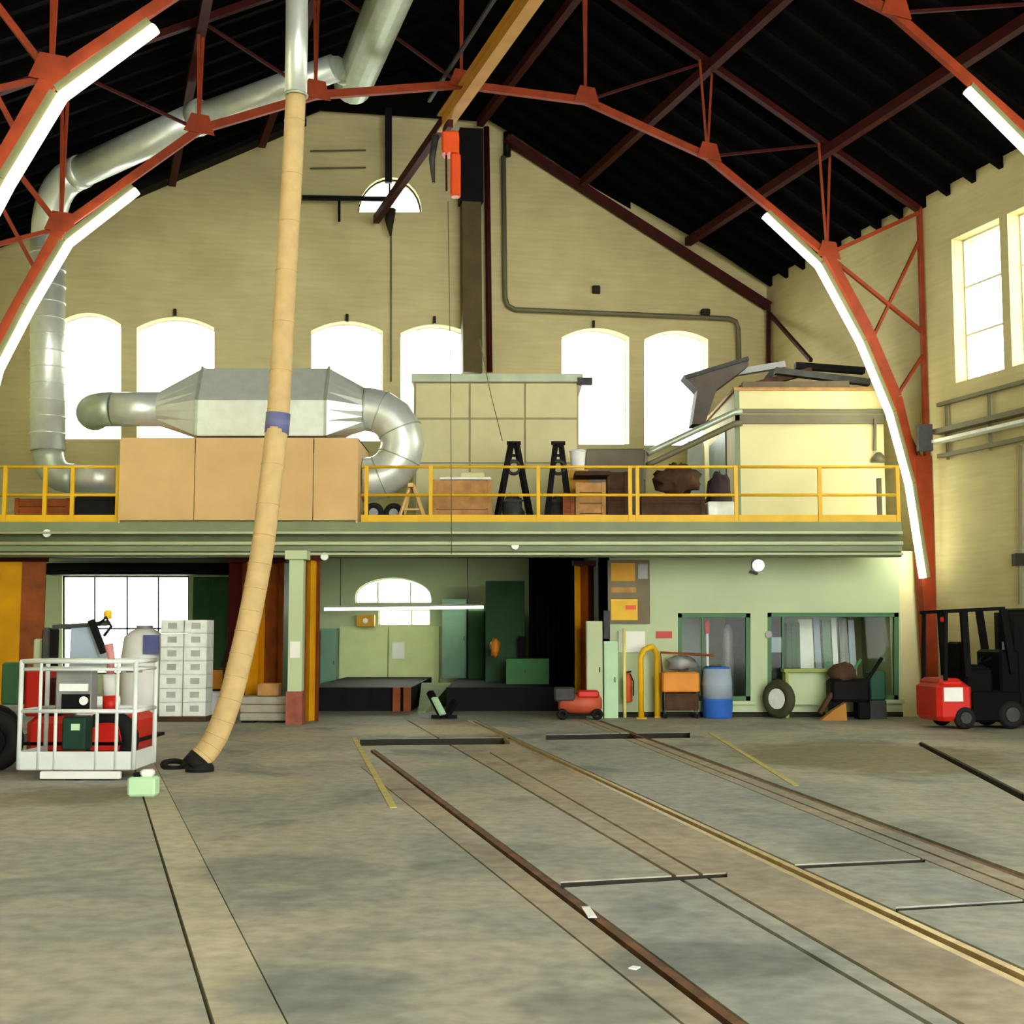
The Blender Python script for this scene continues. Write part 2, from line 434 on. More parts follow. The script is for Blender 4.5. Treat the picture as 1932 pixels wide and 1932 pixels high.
# ---- walls
def poly_wall(pts, thick):   # pts: outline on the inner face, thick: vector outward
    return MB().prism(pts, thick)
def arched(xl, xr, yb, yt, ys, plane, n=10):
    """outline of a segment-arched opening in pixels (ys: springing), on plane()"""
    pts = [plane(xl, yb), plane(xr, yb)]
    xm = (xl+xr)/2
    for i in range(n+1):
        t = i/n; x = xr + (xl-xr)*t
        k = 1 - ((x-xm)/((xr-xl)/2))**2
        pts.append(plane(x, ys + (yt-ys)*k))
    return pts
BWIN = [(105,228,828,590,612), (258,404,829,598,618), (587,722,832,606,624), (756,884,834,612,628), (1060,1187,838,619,636), (1216,1336,840,624,640)]
back_cut = []; win_out = []
for xl, xr, yb, yt, ys in BWIN:
    o = arched(xl, xr, yb, yt, ys, onback); win_out.append(o)
    back_cut.append(MB().prism([p - NB*.3 for p in o], NB*1.2))
lun = [onback(676,400), onback(796,400)]
for i in range(1, 14):
    t = math.pi*i/14; lun.append(onback(736 + 60*math.cos(t), 400 - 66*math.sin(t)))
back_cut.append(MB().prism([p - NB*.3 for p in lun], NB*1.2))
def bk(u, z):
    p = HW(u, 0, 0); t = (DB - p.dot(NB))/AX.dot(NB); q = p + AX*t; q.z = z; return q
gable = [bk(UL-.4, 3.5), bk(UR+.05, 3.5), bk(UR+.05, roofz(UR)+.12), bk(UM, ridge+.1), bk(UL-.4, roofz(UL-.4)+.1)]
WB = bpy.data.objects.new('wall_back', boolean(poly_wall(gable, NB*.45), back_cut, 'wall_back')); COL.objects.link(WB); WB.data.materials.append(CREAM)
tag(WB, 'tall cream gable wall with arched windows behind the mezzanine', kind='structure')
nwin = [0]
def window(outline, nrm, depth_in, bars, fm, label, fw=.06, gm=None):
    nwin[0] += 1
    c = sum(outline, Vector())/len(outline)
    o = thing('window_%d' % nwin[0], (c.x, c.y, min(p.z for p in outline)), label, None, None, 'structure')
    pts = [p + nrm*depth_in for p in outline]
    fb = MB()
    n = len(pts)
    for i in range(n):
        a, b = pts[i], pts[(i+1) % n]; fb.bar(a, b, fw, .06, up=nrm)
    fb.build('window_frame', fm, o)
    for a, b in bars: MB().bar(a + nrm*depth_in, b + nrm*depth_in, .04, .05, up=nrm).build('glazing_bar', fm, o)
    MB().prism([p + nrm*.02 for p in pts], nrm*.008).build('pane', gm or GLASS, o)
    return o
WFR = mat('white_window_frame', (226, 222, 200), .6, var=.05)
desc = ['arched window behind the tall vertical duct', 'arched window above the left transition of the duct plenum', 'arched window above the right transition of the duct plenum',
        'arched window between plenum elbow and dark flue', 'arched window just beside the beige storage cabinet', 'arched window beside the cream mezzanine office']
for (xl, xr, yb, yt, ys), o, d in zip(BWIN, win_out, desc):
    xm = (xl+xr)/2
    window(o, NB, .40, [], WHITE, d, .03)
window(lun, NB, .2, [(onback(736,400), onback(736,334))], DKIRON, 'small half-round window high in the gable')

RWIN = [(1799,1890,450,407,722,704), (1905,2010,400,350,700,672)]
rcut = []; ro = []
for xl, xr, ytl, ytr, ybl, ybr in RWIN:
    q0, q1 = onright(xl, (ytl+ybl)/2), onright(xr, (ytr+ybr)/2)
    zt, zb = onright(1799,450).z, onright(1806,722).z
    o = [Vector((q0.x,q0.y,zb)), Vector((q1.x,q1.y,zb)), Vector((q1.x,q1.y,zt+.0)), Vector((q0.x,q0.y,zt))]
    ro.append(o); rcut.append(MB().prism([p - CR*.3 for p in o], CR*1.2))
w0 = -11.0; w1 = 29.4
for k in range(5):    # the same windows go on along the wall towards the open front
    s = 15.2 - k*4.4
    o = [HW(UR, s, ro[0][0].z), HW(UR, s-1.6, ro[0][0].z), HW(UR, s-1.6, ro[0][2].z), HW(UR, s, ro[0][2].z)]
    ro.append(o); rcut.append(MB().prism([p - CR*.3 for p in o], CR*1.2))
rw = [HW(UR, w0, 0), HW(UR, w1, 0), HW(UR, w1, roofz(UR)+.05), HW(UR, w0, roofz(UR)+.05)]
WR = bpy.data.objects.new('wall_right', boolean(poly_wall(rw, CR*.5), rcut, 'wall_right')); COL.objects.link(WR); WR.data.materials.append(CREAM)
tag(WR, 'cream rendered side wall beside the forklift', kind='structure')
for k, o in enumerate(ro):
    b = []
    for t in (1/3, 2/3): b.append((o[0].lerp(o[3], t), o[1].lerp(o[2], t)))
    window(o, CR, .3, b, WFR, ['tall window in side wall nearest the bracing', 'second tall window in side wall past the narrow pier'][k] if k < 2 else 'tall side wall window towards the open front')
MB().prism([HW(UL, w0, 0), HW(UL, 32.5, 0), HW(UL, 32.5, roofz(UL)+.05), HW(UL, w0, roofz(UL)+.05)], CR*-.4).build('wall_left', CREAM, kind='structure', label='cream side wall behind the boom lift')

# ---- mezzanine: beam, deck, column
YM = 25.0
ZD = 3.77
xl_, xr_ = -10.9, (1702-966)/F*YM
mz = thing('floor_mezzanine', (0, YM, 3.1), 'grey-green steel mezzanine floor crossing the hall', None, None, 'structure')
def zz(y): return atY(966, y, YM).z
MB().prism([(xl_, YM+.12, 3.55), (xr_, YM+.12, 3.55), (6.2, 32.5, 3.55), (-12.2, 29.6, 3.55)], (0,0,.16)).build('deck', BEAM, mz)
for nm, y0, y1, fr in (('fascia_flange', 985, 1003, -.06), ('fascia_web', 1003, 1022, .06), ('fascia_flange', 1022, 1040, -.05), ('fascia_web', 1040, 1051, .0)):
    MB().box((xl_, YM+fr, zz(y1)), (xr_, YM+.12, zz(y0))).build(nm, BEAM if 'flange' in nm else mat('shaded_olive_paint', (92, 102, 70), .6), mz)  # web colour darkened in place of the shadow between the flanges
PALEP = mat('pale_green_highlight', (196, 204, 166), .5, var=.06)  # tubes added as the bright lines of the beam, light put into their colour
for y_, rr_ in ((1006, .03), (1026, .04), (1046, .025)):
    MB().tube([(xl_, YM-.10, zz(y_)), (xr_, YM-.10, zz(y_))], rr_, 8).build('fascia_highlight', PALEP, mz)
pc = ground(553, 1368)
cl = MB(); cl.box((pc.x-.13, pc.y+.1, .6), (pc.x+.13, pc.y+.36, 3.1)).build('column', GREENW, mz)
MB().box((pc.x-.2, pc.y+.02, 3.0), (pc.x+.2, pc.y+.44, 3.16)).build('column_head', GREENW, mz)
MB().box((pc.x-.15, pc.y+.06, .0), (pc.x+.15, pc.y+.40, .6)).build('column_base', mat('worn_red_paint', (150, 84, 66), .7, var=.3, scale=5), mz, label='worn red column base')
MB().box((pc.x-.09, pc.y+.085, 1.2), (pc.x+.09, pc.y+.1, 1.5)).build('notice', SCREEN, None, 'white notice on the pale green mezzanine column', 'notice')

# ---- under the mezzanine: rear wall, side partitions, soffit
YR = 36.0
def onrear(x, y, off=0): return atY(x, y, YR - off)
CEILZ = 3.75
rear = [Vector((-15, YR, 0)), Vector((4, YR, 0)), Vector((4, YR, CEILZ)), Vector((-15, YR, CEILZ))]
LW = [onrear(117,1272), onrear(356,1272), onrear(356,1086), onrear(117,1086)]
AW = [onrear(670,1138), onrear(815,1138)]
for i in range(0, 13):
    t = math.pi*i/12; x = 742 + 72*math.cos(t); AW.append(onrear(x, 1126 - 36*math.sin(t)))
SW = [onrear(714,1180), onrear(812,1180), onrear(812,1150), onrear(714,1150)]
rcs = [MB().prism([p - Vector((0,.3,0)) for p in o], (0,1.2,0)) for o in (LW, AW, SW)]
WRR = bpy.data.objects.new('wall_rear', boolean(MB().prism(rear, (0,.35,0)), rcs, 'wall_rear')); COL.objects.link(WRR); WRR.data.materials.append(GREENW)
tag(WRR, 'pale green rear wall under the mezzanine', kind='structure')
Yv = Vector((0,1,0))
window(LW, Yv, .1, [(onrear(238,1272), onrear(238,1086)), (onrear(297,1272), onrear(297,1086)), (onrear(117,1186), onrear(356,1186)), (onrear(177,1272), onrear(177,1086))], DGREY, 'large glazed doorway window with dark bars behind boom lift', .09)
window(AW, Yv, .15, [(onrear(712,1138), onrear(712,1098)), (onrear(774,1138), onrear(774,1098))], WFR, 'wide arched window above the pale green double door')
window(SW, Yv, .15, [(onrear(776,1180), onrear(776,1150))], WFR, 'low window between arched window and double door')
def pt(name, pts, thick, m, label): return MB().prism(pts, thick).build(name, m, label=label, kind='structure')
xs1 = (1131-966)/F*26.6
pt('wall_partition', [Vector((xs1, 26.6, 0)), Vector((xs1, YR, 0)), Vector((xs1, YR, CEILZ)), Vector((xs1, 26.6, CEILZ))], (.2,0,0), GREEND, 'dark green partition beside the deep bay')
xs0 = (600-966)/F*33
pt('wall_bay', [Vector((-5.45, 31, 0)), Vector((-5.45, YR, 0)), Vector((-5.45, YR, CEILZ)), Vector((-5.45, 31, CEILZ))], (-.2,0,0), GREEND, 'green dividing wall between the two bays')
pt('wall_end', [Vector((-13.6, 26, 0)), Vector((-13.6, YR, 0)), Vector((-13.6, YR, CEILZ)), Vector((-13.6, 26, CEILZ))], (-.2,0,0), CREAM, 'cream end wall of the left bay')
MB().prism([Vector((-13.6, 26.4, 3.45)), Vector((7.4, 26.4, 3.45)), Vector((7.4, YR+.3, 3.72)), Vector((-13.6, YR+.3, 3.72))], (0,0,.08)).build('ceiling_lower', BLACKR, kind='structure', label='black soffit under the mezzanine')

# green front wall with two shop windows
YG = 26.6
def ong(x, y, off=0): return atY(x, y, YG - off)
gw = [Vector((xs1, YG, 0)), Vector((ong(1703,1345).x, YG, 0)), Vector((ong(1703,1345).x, YG, 3.45)), Vector((xs1, YG, 3.45))]
GWIN = [(1279,1416,1157,1322), (1448,1696,1156,1320)]
gcut = [MB().prism([ong(a,d)-Yv*.3, ong(b,d)-Yv*.3, ong(b,c)-Yv*.3, ong(a,c)-Yv*.3], (0,1,0)) for a, b, c, d in GWIN]
WG = bpy.data.objects.new('wall_front', boolean(MB().prism(gw, (0,.18,0)), gcut, 'wall_front')); COL.objects.link(WG); WG.data.materials.append(GREENW)
tag(WG, 'pale green workshop wall below the mezzanine', kind='structure')
xg = ong(1703,1345).x
MB().prism([Vector((xg, YG+.02, 0)), HW(UR, 22.9, 0), HW(UR, 22.9, 3.3), Vector((xg, YG+.02, 3.3))], (0,.15,0)).build('wall_corner', CREAM2, kind='structure', label='narrow cream wall strip behind the truss leg')
MB().box((xs1, YG-.03, 0), (xg, YG, .10)).build('baseboard_front', DKIRON, kind='structure', label='dark skirting along the green workshop wall')
# workshop interior
pt('wall_workshop', [Vector((xs1, 29.6, 0)), Vector((7.6, 29.6, 0)), Vector((7.6, 29.6, 3.45)), Vector((xs1, 29.6, 3.45))], (0,.1,0), GREENW, 'rear wall inside the workshop')
pt('wall_workshop_divide', [Vector((4.75, 26.8, 0)), Vector((4.75, 29.6, 0)), Vector((4.75, 29.6, 3.45)), Vector((4.75, 26.8, 3.45))], (.08,0,0), GREEND, 'green dividing wall inside the workshop')
pt('wall_workshop_end', [Vector((7.62, 26.8, 0)), Vector((7.62, 29.7, 0)), Vector((7.62, 29.7, 3.45)), Vector((7.62, 26.8, 3.45))], (.08,0,0), GREENW, 'right end wall inside the workshop')
GFR = mat('mid_green_frame', (66, 116, 70), .5, var=.1)
for (a, b, c, d), ds in zip(GWIN, ('smaller green-framed workshop window', 'wider green-framed workshop window')):
    o = [ong(a,d), ong(b,d), ong(b,c), ong(a,c)]
    bars = [(ong(1326,d), ong(1326,c))] if a < 1400 else [(ong(1478,d), ong(1478,c))]
    window(o, Yv, .06, bars, GFR, ds, .17, GLASSD)
    MB().box((ong(a,d).x-.08, YG-.12, ong(a,d).z-.07), (ong(b,d).x+.08, YG-.0, ong(a,d).z)).build('trim_%d' % (1 if a < 1400 else 2), GREENW, kind='structure', label='window ledge under the %s window' % ('smaller workshop' if a < 1400 else 'wider workshop'))
# double door in the rear wall
dr = thing('door_1', onrear(735,1290) - Yv*.02, 'pale green double door at the back of the deep bay', None, None, 'structure')
DGR = mat('light_green_door', (204, 218, 158), .6, var=.06)
for a, b in ((640,731), (733,828)):
    lo, hi = frame_box(a, 1182, b, 1300, YR-.1, .08); lo.z = 0.02
    lf = MB().box(lo, hi).build('door_leaf', DGR, dr)
    MB().box((lo.x+.1, lo.y-.02, .25), (hi.x-.1, lo.y, hi.z-.15)).build('door_panel', DGR, lf)
nt_ = frame_box(740, 1212, 763, 1243, YR-.15, .02)
MB().box(*nt_).build('notice', SCREEN, None, 'white notice on the pale green double door', 'notice')

# ================================================================== ROOF STEEL
NODES = [(-1.9, 4.6), (-1.47, 6.4), (-.59, 8.33), (1.6, 10.27), (3.6, 11.14), (6.28, 11.69), (8.72, 11.69), (11.25, 10.89), (13.85, 9.17), (14.7, 7.75), (15.35, 6.37), (15.78, 4.6)]
def truss(w, label):
    t = thing('roof_truss', HW(UM, w, 0), label, 'roof truss', 'red steel roof trusses')
    def P(n, dz=0): return HW(n[0], w, n[1] + dz)
    for i in range(len(NODES)-1):
        near_leg = i in (0, 1, 8, 9, 10)
        MB().bar(P(NODES[i]), P(NODES[i+1]), .20 if near_leg else .14, .16 if near_leg else .10, up=AX).build('arch_chord', RED, t)
    for s, u0, u1 in ((1, UM, UR-.1), (-1, UM, UL+.1)):
        MB().bar(HW(u0, w, roofz(u0)-.28), HW(u1, w, roofz(u1)-.28), .12, .14, up=AX).build('top_chord', DKRED, t)
    for n in NODES[2:9]:
        tz = roofz(n[0])-.3
        for dx in (-.05, .05):
            MB().bar(P(n), HW(n[0] + dx*(3.2 if n[0] > 10 else 1), w + dx, tz), .045, .045).build('post', RED, t)
        c = P(n)
        MB().prism([c + CR*-.26 + Vector((0,0,-.06)) - AX*.09, c + CR*.26 + Vector((0,0,-.10)) - AX*.09, c + CR*.16 + Vector((0,0,.24)) - AX*.09, c + CR*-.14 + Vector((0,0,.26)) - AX*.09], AX*.018).build('gusset_plate', RED, t)
    for a, b in ((5,4),(4,3),(3,2),(6,7),(7,8)):
        n, k = NODES[a], NODES[b]
        MB().bar(P(n), HW(k[0], w, roofz(k[0])-.3), .05, .05).build('diagonal', DKRED, t)
    for s in (1, -1):
        ww = UR-.07 if s > 0 else UL+.07
        hd = NODES[8] if s > 0 else NODES[2]; k1 = NODES[10] if s > 0 else NODES[1]
        MB().bar(HW(ww, w, 5.0), HW(ww, w, 10.4), .08, .10, up=AX).build('wall_post', RED, t)
        MB().bar(P(hd), HW(ww, w, 10.25), .08, .08, up=AX).build('brace', RED, t)
        MB().bar(P(hd), HW(ww, w, 7.75), .07, .07, up=AX).build('brace', RED, t)
        MB().bar(HW(ww, w, 9.7), HW(ww - s*1.15, w, 7.6), .06, .06, up=AX).build('brace', RED, t)
        MB().bar(P(k1), HW(ww, w, 7.3), .06, .06, up=AX).build('brace', RED, t)
        MB().bar(P(k1, -.3), HW(ww, w, 4.9), .07, .07, up=AX).build('brace', RED, t)
        ub = UR if s > 0 else UL
        MB().prism([HW(ub - s*.42, w-.1, 5.2), HW(ub - s*.02, w-.1, 5.2), HW(ub - s*.02, w-.1, 0), HW(ub - s*.22, w-.1, 0)], AX*.22).build('leg_column', RED, t)
    return t
WA, WBT = 22.68, 16.42
tA = truss(WA, 'red steel arched truss standing next to the mezzanine')
tB = truss(WBT, 'red steel arched truss one bay out from the mezzanine')
truss(10.16, 'red steel arched truss two bays out from the mezzanine')
# longitudinal purlins
for u, ds in ((1.6, 'above the spiral duct'), (3.6, 'just left of the hoist beam'), (8.72, 'just right of the hoist beam'), (11.25, 'halfway down the roof slope'), (13.85, 'close to the side wall eaves')):
    MB().bar(HW(u, 0, roofz(u)-.46), HW(u, bk(u,0).dot(AX)-.5, roofz(u)-.46), .16, .20).build('purlin', DKRED, None, 'dark red longitudinal roof purlin ' + ds, 'roof beam', 'roof purlins')
# gable rafter band and black collar
GA = MB(); GA.bar(onback(955,262,.25), onback(1450,578,.25), .16, .30, up=NB).build('gable_rafter', DKRED, None, 'dark red rafter along the right slope of the gable', 'roof beam')
GL = MB(); GL.bar(onback(575,225,.25), onback(90,432,.25), .18, .45, up=NB).build('gable_rafter', SOOT, None, 'sooty black rafter along the left slope of the gable', 'roof beam')
MB().prism([p - NB*.3 for p in (bk(4.9, 14.12), bk(9.0, 14.12), bk(8.85, roofz(8.85)-.05), bk(UM, ridge-.12), bk(5.1, roofz(5.1)-.05))], NB*.12).build('gable_boarding', BLACKR, None, 'black boarding across the top of the gable', 'boarding')
cbz = thing('corner_brace', onback(1450, 690, .2), 'dark red corner post and brace above the office roof', 'brace')
MB().bar(onback(1450, 575, .2), onback(1450, 690, .2), .09, .09).build('corner_post', DKRED, cbz)
MB().bar(onback(1452, 592, .2), onright(1530, 680, .6), .08, .08).build('diagonal_brace', DKRED, cbz)
# monorail beam and hoist
mo = thing('monorail_beam', HW(6.3, 10, 11.4), 'ochre yellow monorail beam running along under the ridge', 'crane beam')
u_, z_ = 6.3, 11.48
YMB = mat('mustard_beam_paint', (188, 136, 40), .55, var=.12)
MB().bar(HW(u_, 2, z_-.16), HW(u_, 24.1, z_-.16), .22, .03).build('bottom_flange', YMB, mo)
MB().bar(HW(u_, 2, z_), HW(u_, 24.1, z_), .03, .30).build('web', YMB, mo)
MB().bar(HW(u_, 2, z_+.16), HW(u_, 24.1, z_+.16), .22, .03).build('top_flange', YMB, mo)
MB().bar(HW(u_-.35, 2, z_+.3), HW(u_-.35, 23.8, z_+.3), .06).build('cable_rail', DGREY, mo, label='dark power cable rail')
MB().bar(HW(u_, 24.1, z_), HW(u_, 30.3, z_), .14, .20).build('end_beam', DKRED, mo, label='dark red end section of beam')
ho = thing('chain_hoist', atY(855, 380, 24.0), 'bright orange electric chain hoist hanging under the monorail end', 'hoist')
hp = atY(850, 262, 24.0)
OR2 = mat('hoist_orange', (232, 84, 30), .45, var=.1)
MB().bar(HW(u_, 23.9, z_-.2), hp + Vector((0,0,.3)), .10, .14).build('trolley', DKRED, ho)
MB().cbox((hp.x-.16, hp.y-.2, hp.z-.32), (hp.x+.16, hp.y+.2, hp.z+.10), .04).build('motor_housing', OR2, ho)
MB().cbox((hp.x+.0, hp.y-.12, hp.z-1.12), (hp.x+.19, hp.y+.12, hp.z-.30), .04).build('chain_bag', OR2, ho)
MB().tube([(hp.x-.08, hp.y, hp.z-.3), (hp.x-.07, hp.y, hp.z-1.0)], .02, 6).build('chain', DKRED, ho)
MB().tube([atY(822,255,24), atY(815,300,24), atY(818,345,24)], [.07,.06,.03], 8).build('hook_block', DGREY, ho)
MB().tube([atY(845,380,24), atY(850,700,24.4), atY(852,1045,24.8)], .008, 6).build('pendant_cable', PIPE, ho, label='thin hanging control cable')

# ---- fluorescent strips along the truss arches
def strip_light(pts, w, label):
    P3 = [HW(u, w, z) for u, z in pts]
    t = thing('fluorescent_strip_light', P3[-1], label, 'strip light', 'fluorescent strips along the truss legs')
    for a, b in zip(P3[:-1], P3[1:]):
        d = (b-a).normalized(); up = AX.cross(d); up = up if up.z > 0 else -up
        up = -up if False else up
        MB().bar(a + up*.10, b + up*.10, .05, .13, up=up).build('housing', mat('olive_lamp_housing', (112, 112, 78), .6), t)
        MB().tube([a, b], .072, 10).build('tube', TUBEM, t)
    return t
def arc_smooth(pts, n=4):
    out = []
    for i in range(len(pts)-1):
        p0 = pts[max(i-1,0)]; p1 = pts[i]; p2 = pts[i+1]; p3 = pts[min(i+2,len(pts)-1)]
        for k in range(n):
            t = k/n
            out.append(tuple(.5*((2*p1[j]) + (-p0[j]+p2[j])*t + (2*p0[j]-5*p1[j]+4*p2[j]-p3[j])*t*t + (-p0[j]+3*p1[j]-3*p2[j]+p3[j])*t**3) for j in range(2)))
    return out + [pts[-1]]
RL = [(12.36, 9.76), (13.52, 8.86), (14.42, 7.38), (15.05, 6.0), (15.45, 4.6), (15.72, 2.74)]
LL = [(.60, 9.02), (-.45, 8.02), (-1.0, 6.9), (-1.45, 5.85), (-1.75, 4.4), (-1.9, 2.9)]
strip_light(RL, WA-.2, 'curved run of lit fluorescent tubes on truss leg above forklift')
strip_light(LL, WA-.2, 'lit fluorescent run on truss leg in front of the galvanised riser')
strip_light(RL, WBT-.2, 'lit fluorescent run on outer truss near the tall side windows')
strip_light(LL, WBT-.2, 'lit fluorescent run on outer truss leg crossing the spiral duct')

# ================================================================== RIGHT WALL FITTINGS
def alongR(z, wa, wb, off): return HW(UR-off, wa, z), HW(UR-off, wb, z)
ct = thing('cable_tray', HW(UR-.2, 15, 5.1), 'run of cable tray and conduits along the cream side wall', 'cable tray')
for z, off, th, hh in ((6.17, .1, .10, .07), (5.62, .16, .22, .10), (5.42, .2, .25, .06), (5.14, .12, .10, .08)):
    a, b = alongR(z, -4, 22.2, off); MB().bar(a, b, th, hh).build('conduit', PIPE if hh > .06 else OFFW, ct)
for k in range(14):
    a, b = HW(UR-.06, 22 - k*1.3, 5.05), HW(UR-.06, 22 - k*1.3, 6.2); MB().bar(a, b, .05, .05).build('bracket', PIPE, ct)
MB().box(*frame_box(1733, 800, 1760, 850, 25.9, .15)).build('junction_box', DGREY, None, 'dark junction box on the truss post', 'junction box')
p_ = onright(1925, 1055, .05); MB().box((p_.x-.12, p_.y-.1, p_.z-.12), (p_.x+.12, p_.y+.1, p_.z+.1)).build('wall_bracket', DKIRON, None, 'small dark bracket low on the cream side wall', 'bracket')
MB().bar(onright(1925, 840, .06), onright(1925, 1140, .06), .05).build('drop_conduit', PIPE, None, 'vertical conduit dropping from the cable tray', 'conduit')
# ================================================================== BACK WALL FITTINGS
fl = thing('flue', onback(890, 705, .3), 'tall dark flue running up the gable wall', 'flue')
a, b = onback(890, 705, .32), onback(888, 385, .32); MB().bar(a, b, .46, .40, up=NB).build('flue_shaft', mat('brown_flue_paint', (84, 72, 40), .7, var=.2), fl)
a, b = onback(888, 385, .32), onback(887, 248, .32); MB().bar(a, b, .56, .46, up=NB).build('flue_head', SOOT, fl)
MB().tube([onback(924, 702, .2), onback(918, 240, .2)], .07, 10).build('standpipe', DKRED, None, 'dark red standpipe beside the flue on gable wall', 'pipe')
pp = [onback(950, 295, .15), onback(953, 560, .15), onback(958, 576, .15), onback(972, 584, .15), onback(1375, 601, .15), onback(1388, 606, .15), onback(1393, 620, .15), onback(1395, 690, .15)]
MB().tube(pp, .06, 10).build('wall_pipe', PIPE, None, 'grey pipe looping across the gable above the right windows', 'pipe')
MB().tube([onback(957, 295, .15), onback(957, 250, .15)], .09, 8).build('pipe_fitting', SOOT, None, 'black fitting on top of the looping wall pipe', 'fitting')
MB().cbox(onback(1118, 552, .12), onback(1132, 541, .0) + Vector((0,.05,0)), .02).build('wall_anchor', DKIRON, None, 'small dark anchor plate alone on the gable above windows', 'anchor')
q = onback(1331, 590, .2); MB().cbox((q.x-.11, q.y-.08, q.z-.07), (q.x+.11, q.y+.1, q.z+.09), .02).build('pipe_valve', DKIRON, None, 'dark valve on the horizontal wall pipe', 'valve')
for x, y, d in ((330, 588, 'second'), (655, 598, 'third'), (820, 602, 'fourth'), (1120, 610, 'fifth')):
    a = onback(x, y+9, .08); MB().bar(a, onback(x, y-5, .08), .06, .08).build('window_hook', DKIRON, None, 'small dark hook over the %s arched window from the riser' % d, 'hook')
jb = thing('festoon_bracket', onback(735, 430, .4), 'black T-shaped bracket in front of the half-round window', 'bracket')
MB().bar(onback(733, 205, .4), onback(733, 345, .4), .16, .12, up=NB).build('hanger_post', SOOT, jb)
MB().bar(onback(570, 373, .4), onback(742, 376, .4), .10, .10).build('cross_arm', SOOT, jb)
MB().bar(onback(640, 375, .4), onback(640, 418, .4), .06).build('drop_rod', SOOT, jb)
MB().tube([onback(735, 395, .4), onback(735, 420, .4), onback(737, 445, .4)], [.16, .10, .02], 8).build('pendant', DKIRON, jb)
for y in (285, 318):
    MB().tube([onback(585, y, .1), onback(690, y-2, .1)], .02, 6).build('wall_conduit', PIPE, None, 'thin conduit on gable left of the bracket, %s of two' % ('upper' if y < 300 else 'lower'), 'conduit')
MB().tube([onback(738, 430, .06), onback(738, 720, .06)], .02, 6).build('wall_conduit', PIPE, None, 'thin vertical conduit down the gable below half-round window', 'conduit')

# ================================================================== DUCTWORK
vd = thing('ventilation_duct', atY(90, 905, 26.4), 'galvanised spiral duct rising and following the roof arch', 'duct')
pA = [atY(632, 128, 23.4), atY(380, 220, 24.3)]; pB = [atY(380, 220, 24.3), atY(140, 330, 25.8)]
MB().tube(pA, .25, 18).build('sloping_duct', GALV, vd)
MB().tube(pB, .31, 18).build('sloping_duct', GALV, vd)
MB().tube([pB[1] + (pB[0]-pB[1])*.02, pB[1] + (pB[0]-pB[1])*.07], .335, 18).build('joint_ring', GALV, vd)
MB().tube([pB[0] + (pB[1]-pB[0])*-.02, pB[0] + (pB[1]-pB[0])*.05], .335, 18).build('joint_ring', GALV, vd)
e0, e1 = atY(140, 330, 25.8), atY(90, 450, 26.3); em = atY(92, 352, 26.1)
MB().tube([e0.lerp(em, t)*(1-t) + em.lerp(e1, t)*t for t in [i/6 for i in range(7)]], .33, 18).build('elbow', GALV, vd)
v1 = atY(90, 850, 26.3)
MB().tube([e1, v1], .34, 20).build('riser', GALV, vd)
for k in range(12):
    z = e1.z + (v1.z - e1.z)*(k+1)/13; t = (z - e1.z)/(v1.z - e1.z); c = e1.lerp(v1, t)
    MB().torus(c, .343, .014, n=20, k=6).build('seam', GALV, vd)
e2 = atY(140, 903, 26.3); em = atY(92, 905, 26.3)
MB().tube([v1.lerp(em, t)*(1-t) + em.lerp(e2, t)*t for t in [i/7 for i in range(8)]], .30, 18).build('elbow', GALVD, vd)
MB().tube([e2, atY(222, 904, 26.3)], .27, 18).build('branch_duct', GALV, vd)
# trunk duct running along the hall
MB().tube([HW(4.55, 24.2, 12.05), HW(4.2, 10, 12.05)], .36, 18).build('trunk_duct', GALVD, vd, label='large dull trunk duct running lengthwise')
MB().tube([atY(632, 128, 23.4), HW(4.55, 23.9, 12.05)], .22, 14).build('duct_coupling', GALVD, vd)
# plenum
pl = thing('duct_plenum', atY(495, 822, 25.3), 'rectangular galvanised duct plenum sitting on the plywood enclosure', 'duct plenum')
lo, hi = frame_box(371, 686, 614, 822, 25.2, 1.2)
zc = atY(495, 755, 25.2).z
MB().prism([(lo.x, lo.y, lo.z), (lo.x, lo.y, zc), (lo.x, lo.y+.45, hi.z), (lo.x, hi.y, hi.z), (lo.x, hi.y, lo.z)], (hi.x-lo.x, 0, 0)).build('plenum_box', GALV, pl)
for x in (lo.x, hi.x):
    MB().prism([(x-.025, lo.y-.03, lo.z), (x-.025, lo.y-.03, zc), (x-.025, lo.y+.42, hi.z+.03), (x-.025, hi.y+.03, hi.z+.03), (x-.025, hi.y+.03, lo.z)], (.05, 0, 0)).build('flange', GALVD, pl)
def transition(x, rect, c, r, name):
    n = 24; vs = []; (y0, z0), (y1, z1) = rect
    for i in range(n):
        t = 2*math.pi*i/n; dy, dz = math.cos(t), math.sin(t); k = 1/max(abs(dy), abs(dz))
        yy_, zz_ = (y0+y1)/2 + dy*k*(y1-y0)/2, (z0+z1)/2 + dz*k*(z1-z0)/2
        if zz_ > zc: yy_ = max(yy_, y0 + .45*(zz_-zc)/(z1-zc))
        vs.append(Vector((x, yy_, zz_)))
    for i in range(n):
        t = 2*math.pi*i/n; vs.append(Vector((c[0], c[1] + r*math.cos(t), c[2] + r*math.sin(t))))
    MB().add(vs, [(i, (i+1)%n, n+(i+1)%n, n+i) for i in range(n)]).build(name, GALV, pl)
cl_ = atY(302, 772, 25.8); cr_ = atY(688, 772, 25.8)
transition(lo.x, ((lo.y, lo.z), (hi.y, hi.z)), cl_, .34, 'transition')
transition(hi.x, ((lo.y, lo.z), (hi.y, hi.z)), cr_, .43, 'transition')
a, b = cl_, atY(215, 772, 25.8)
MB().tube([a, b], .34, 20).build('round_duct', GALV, pl)
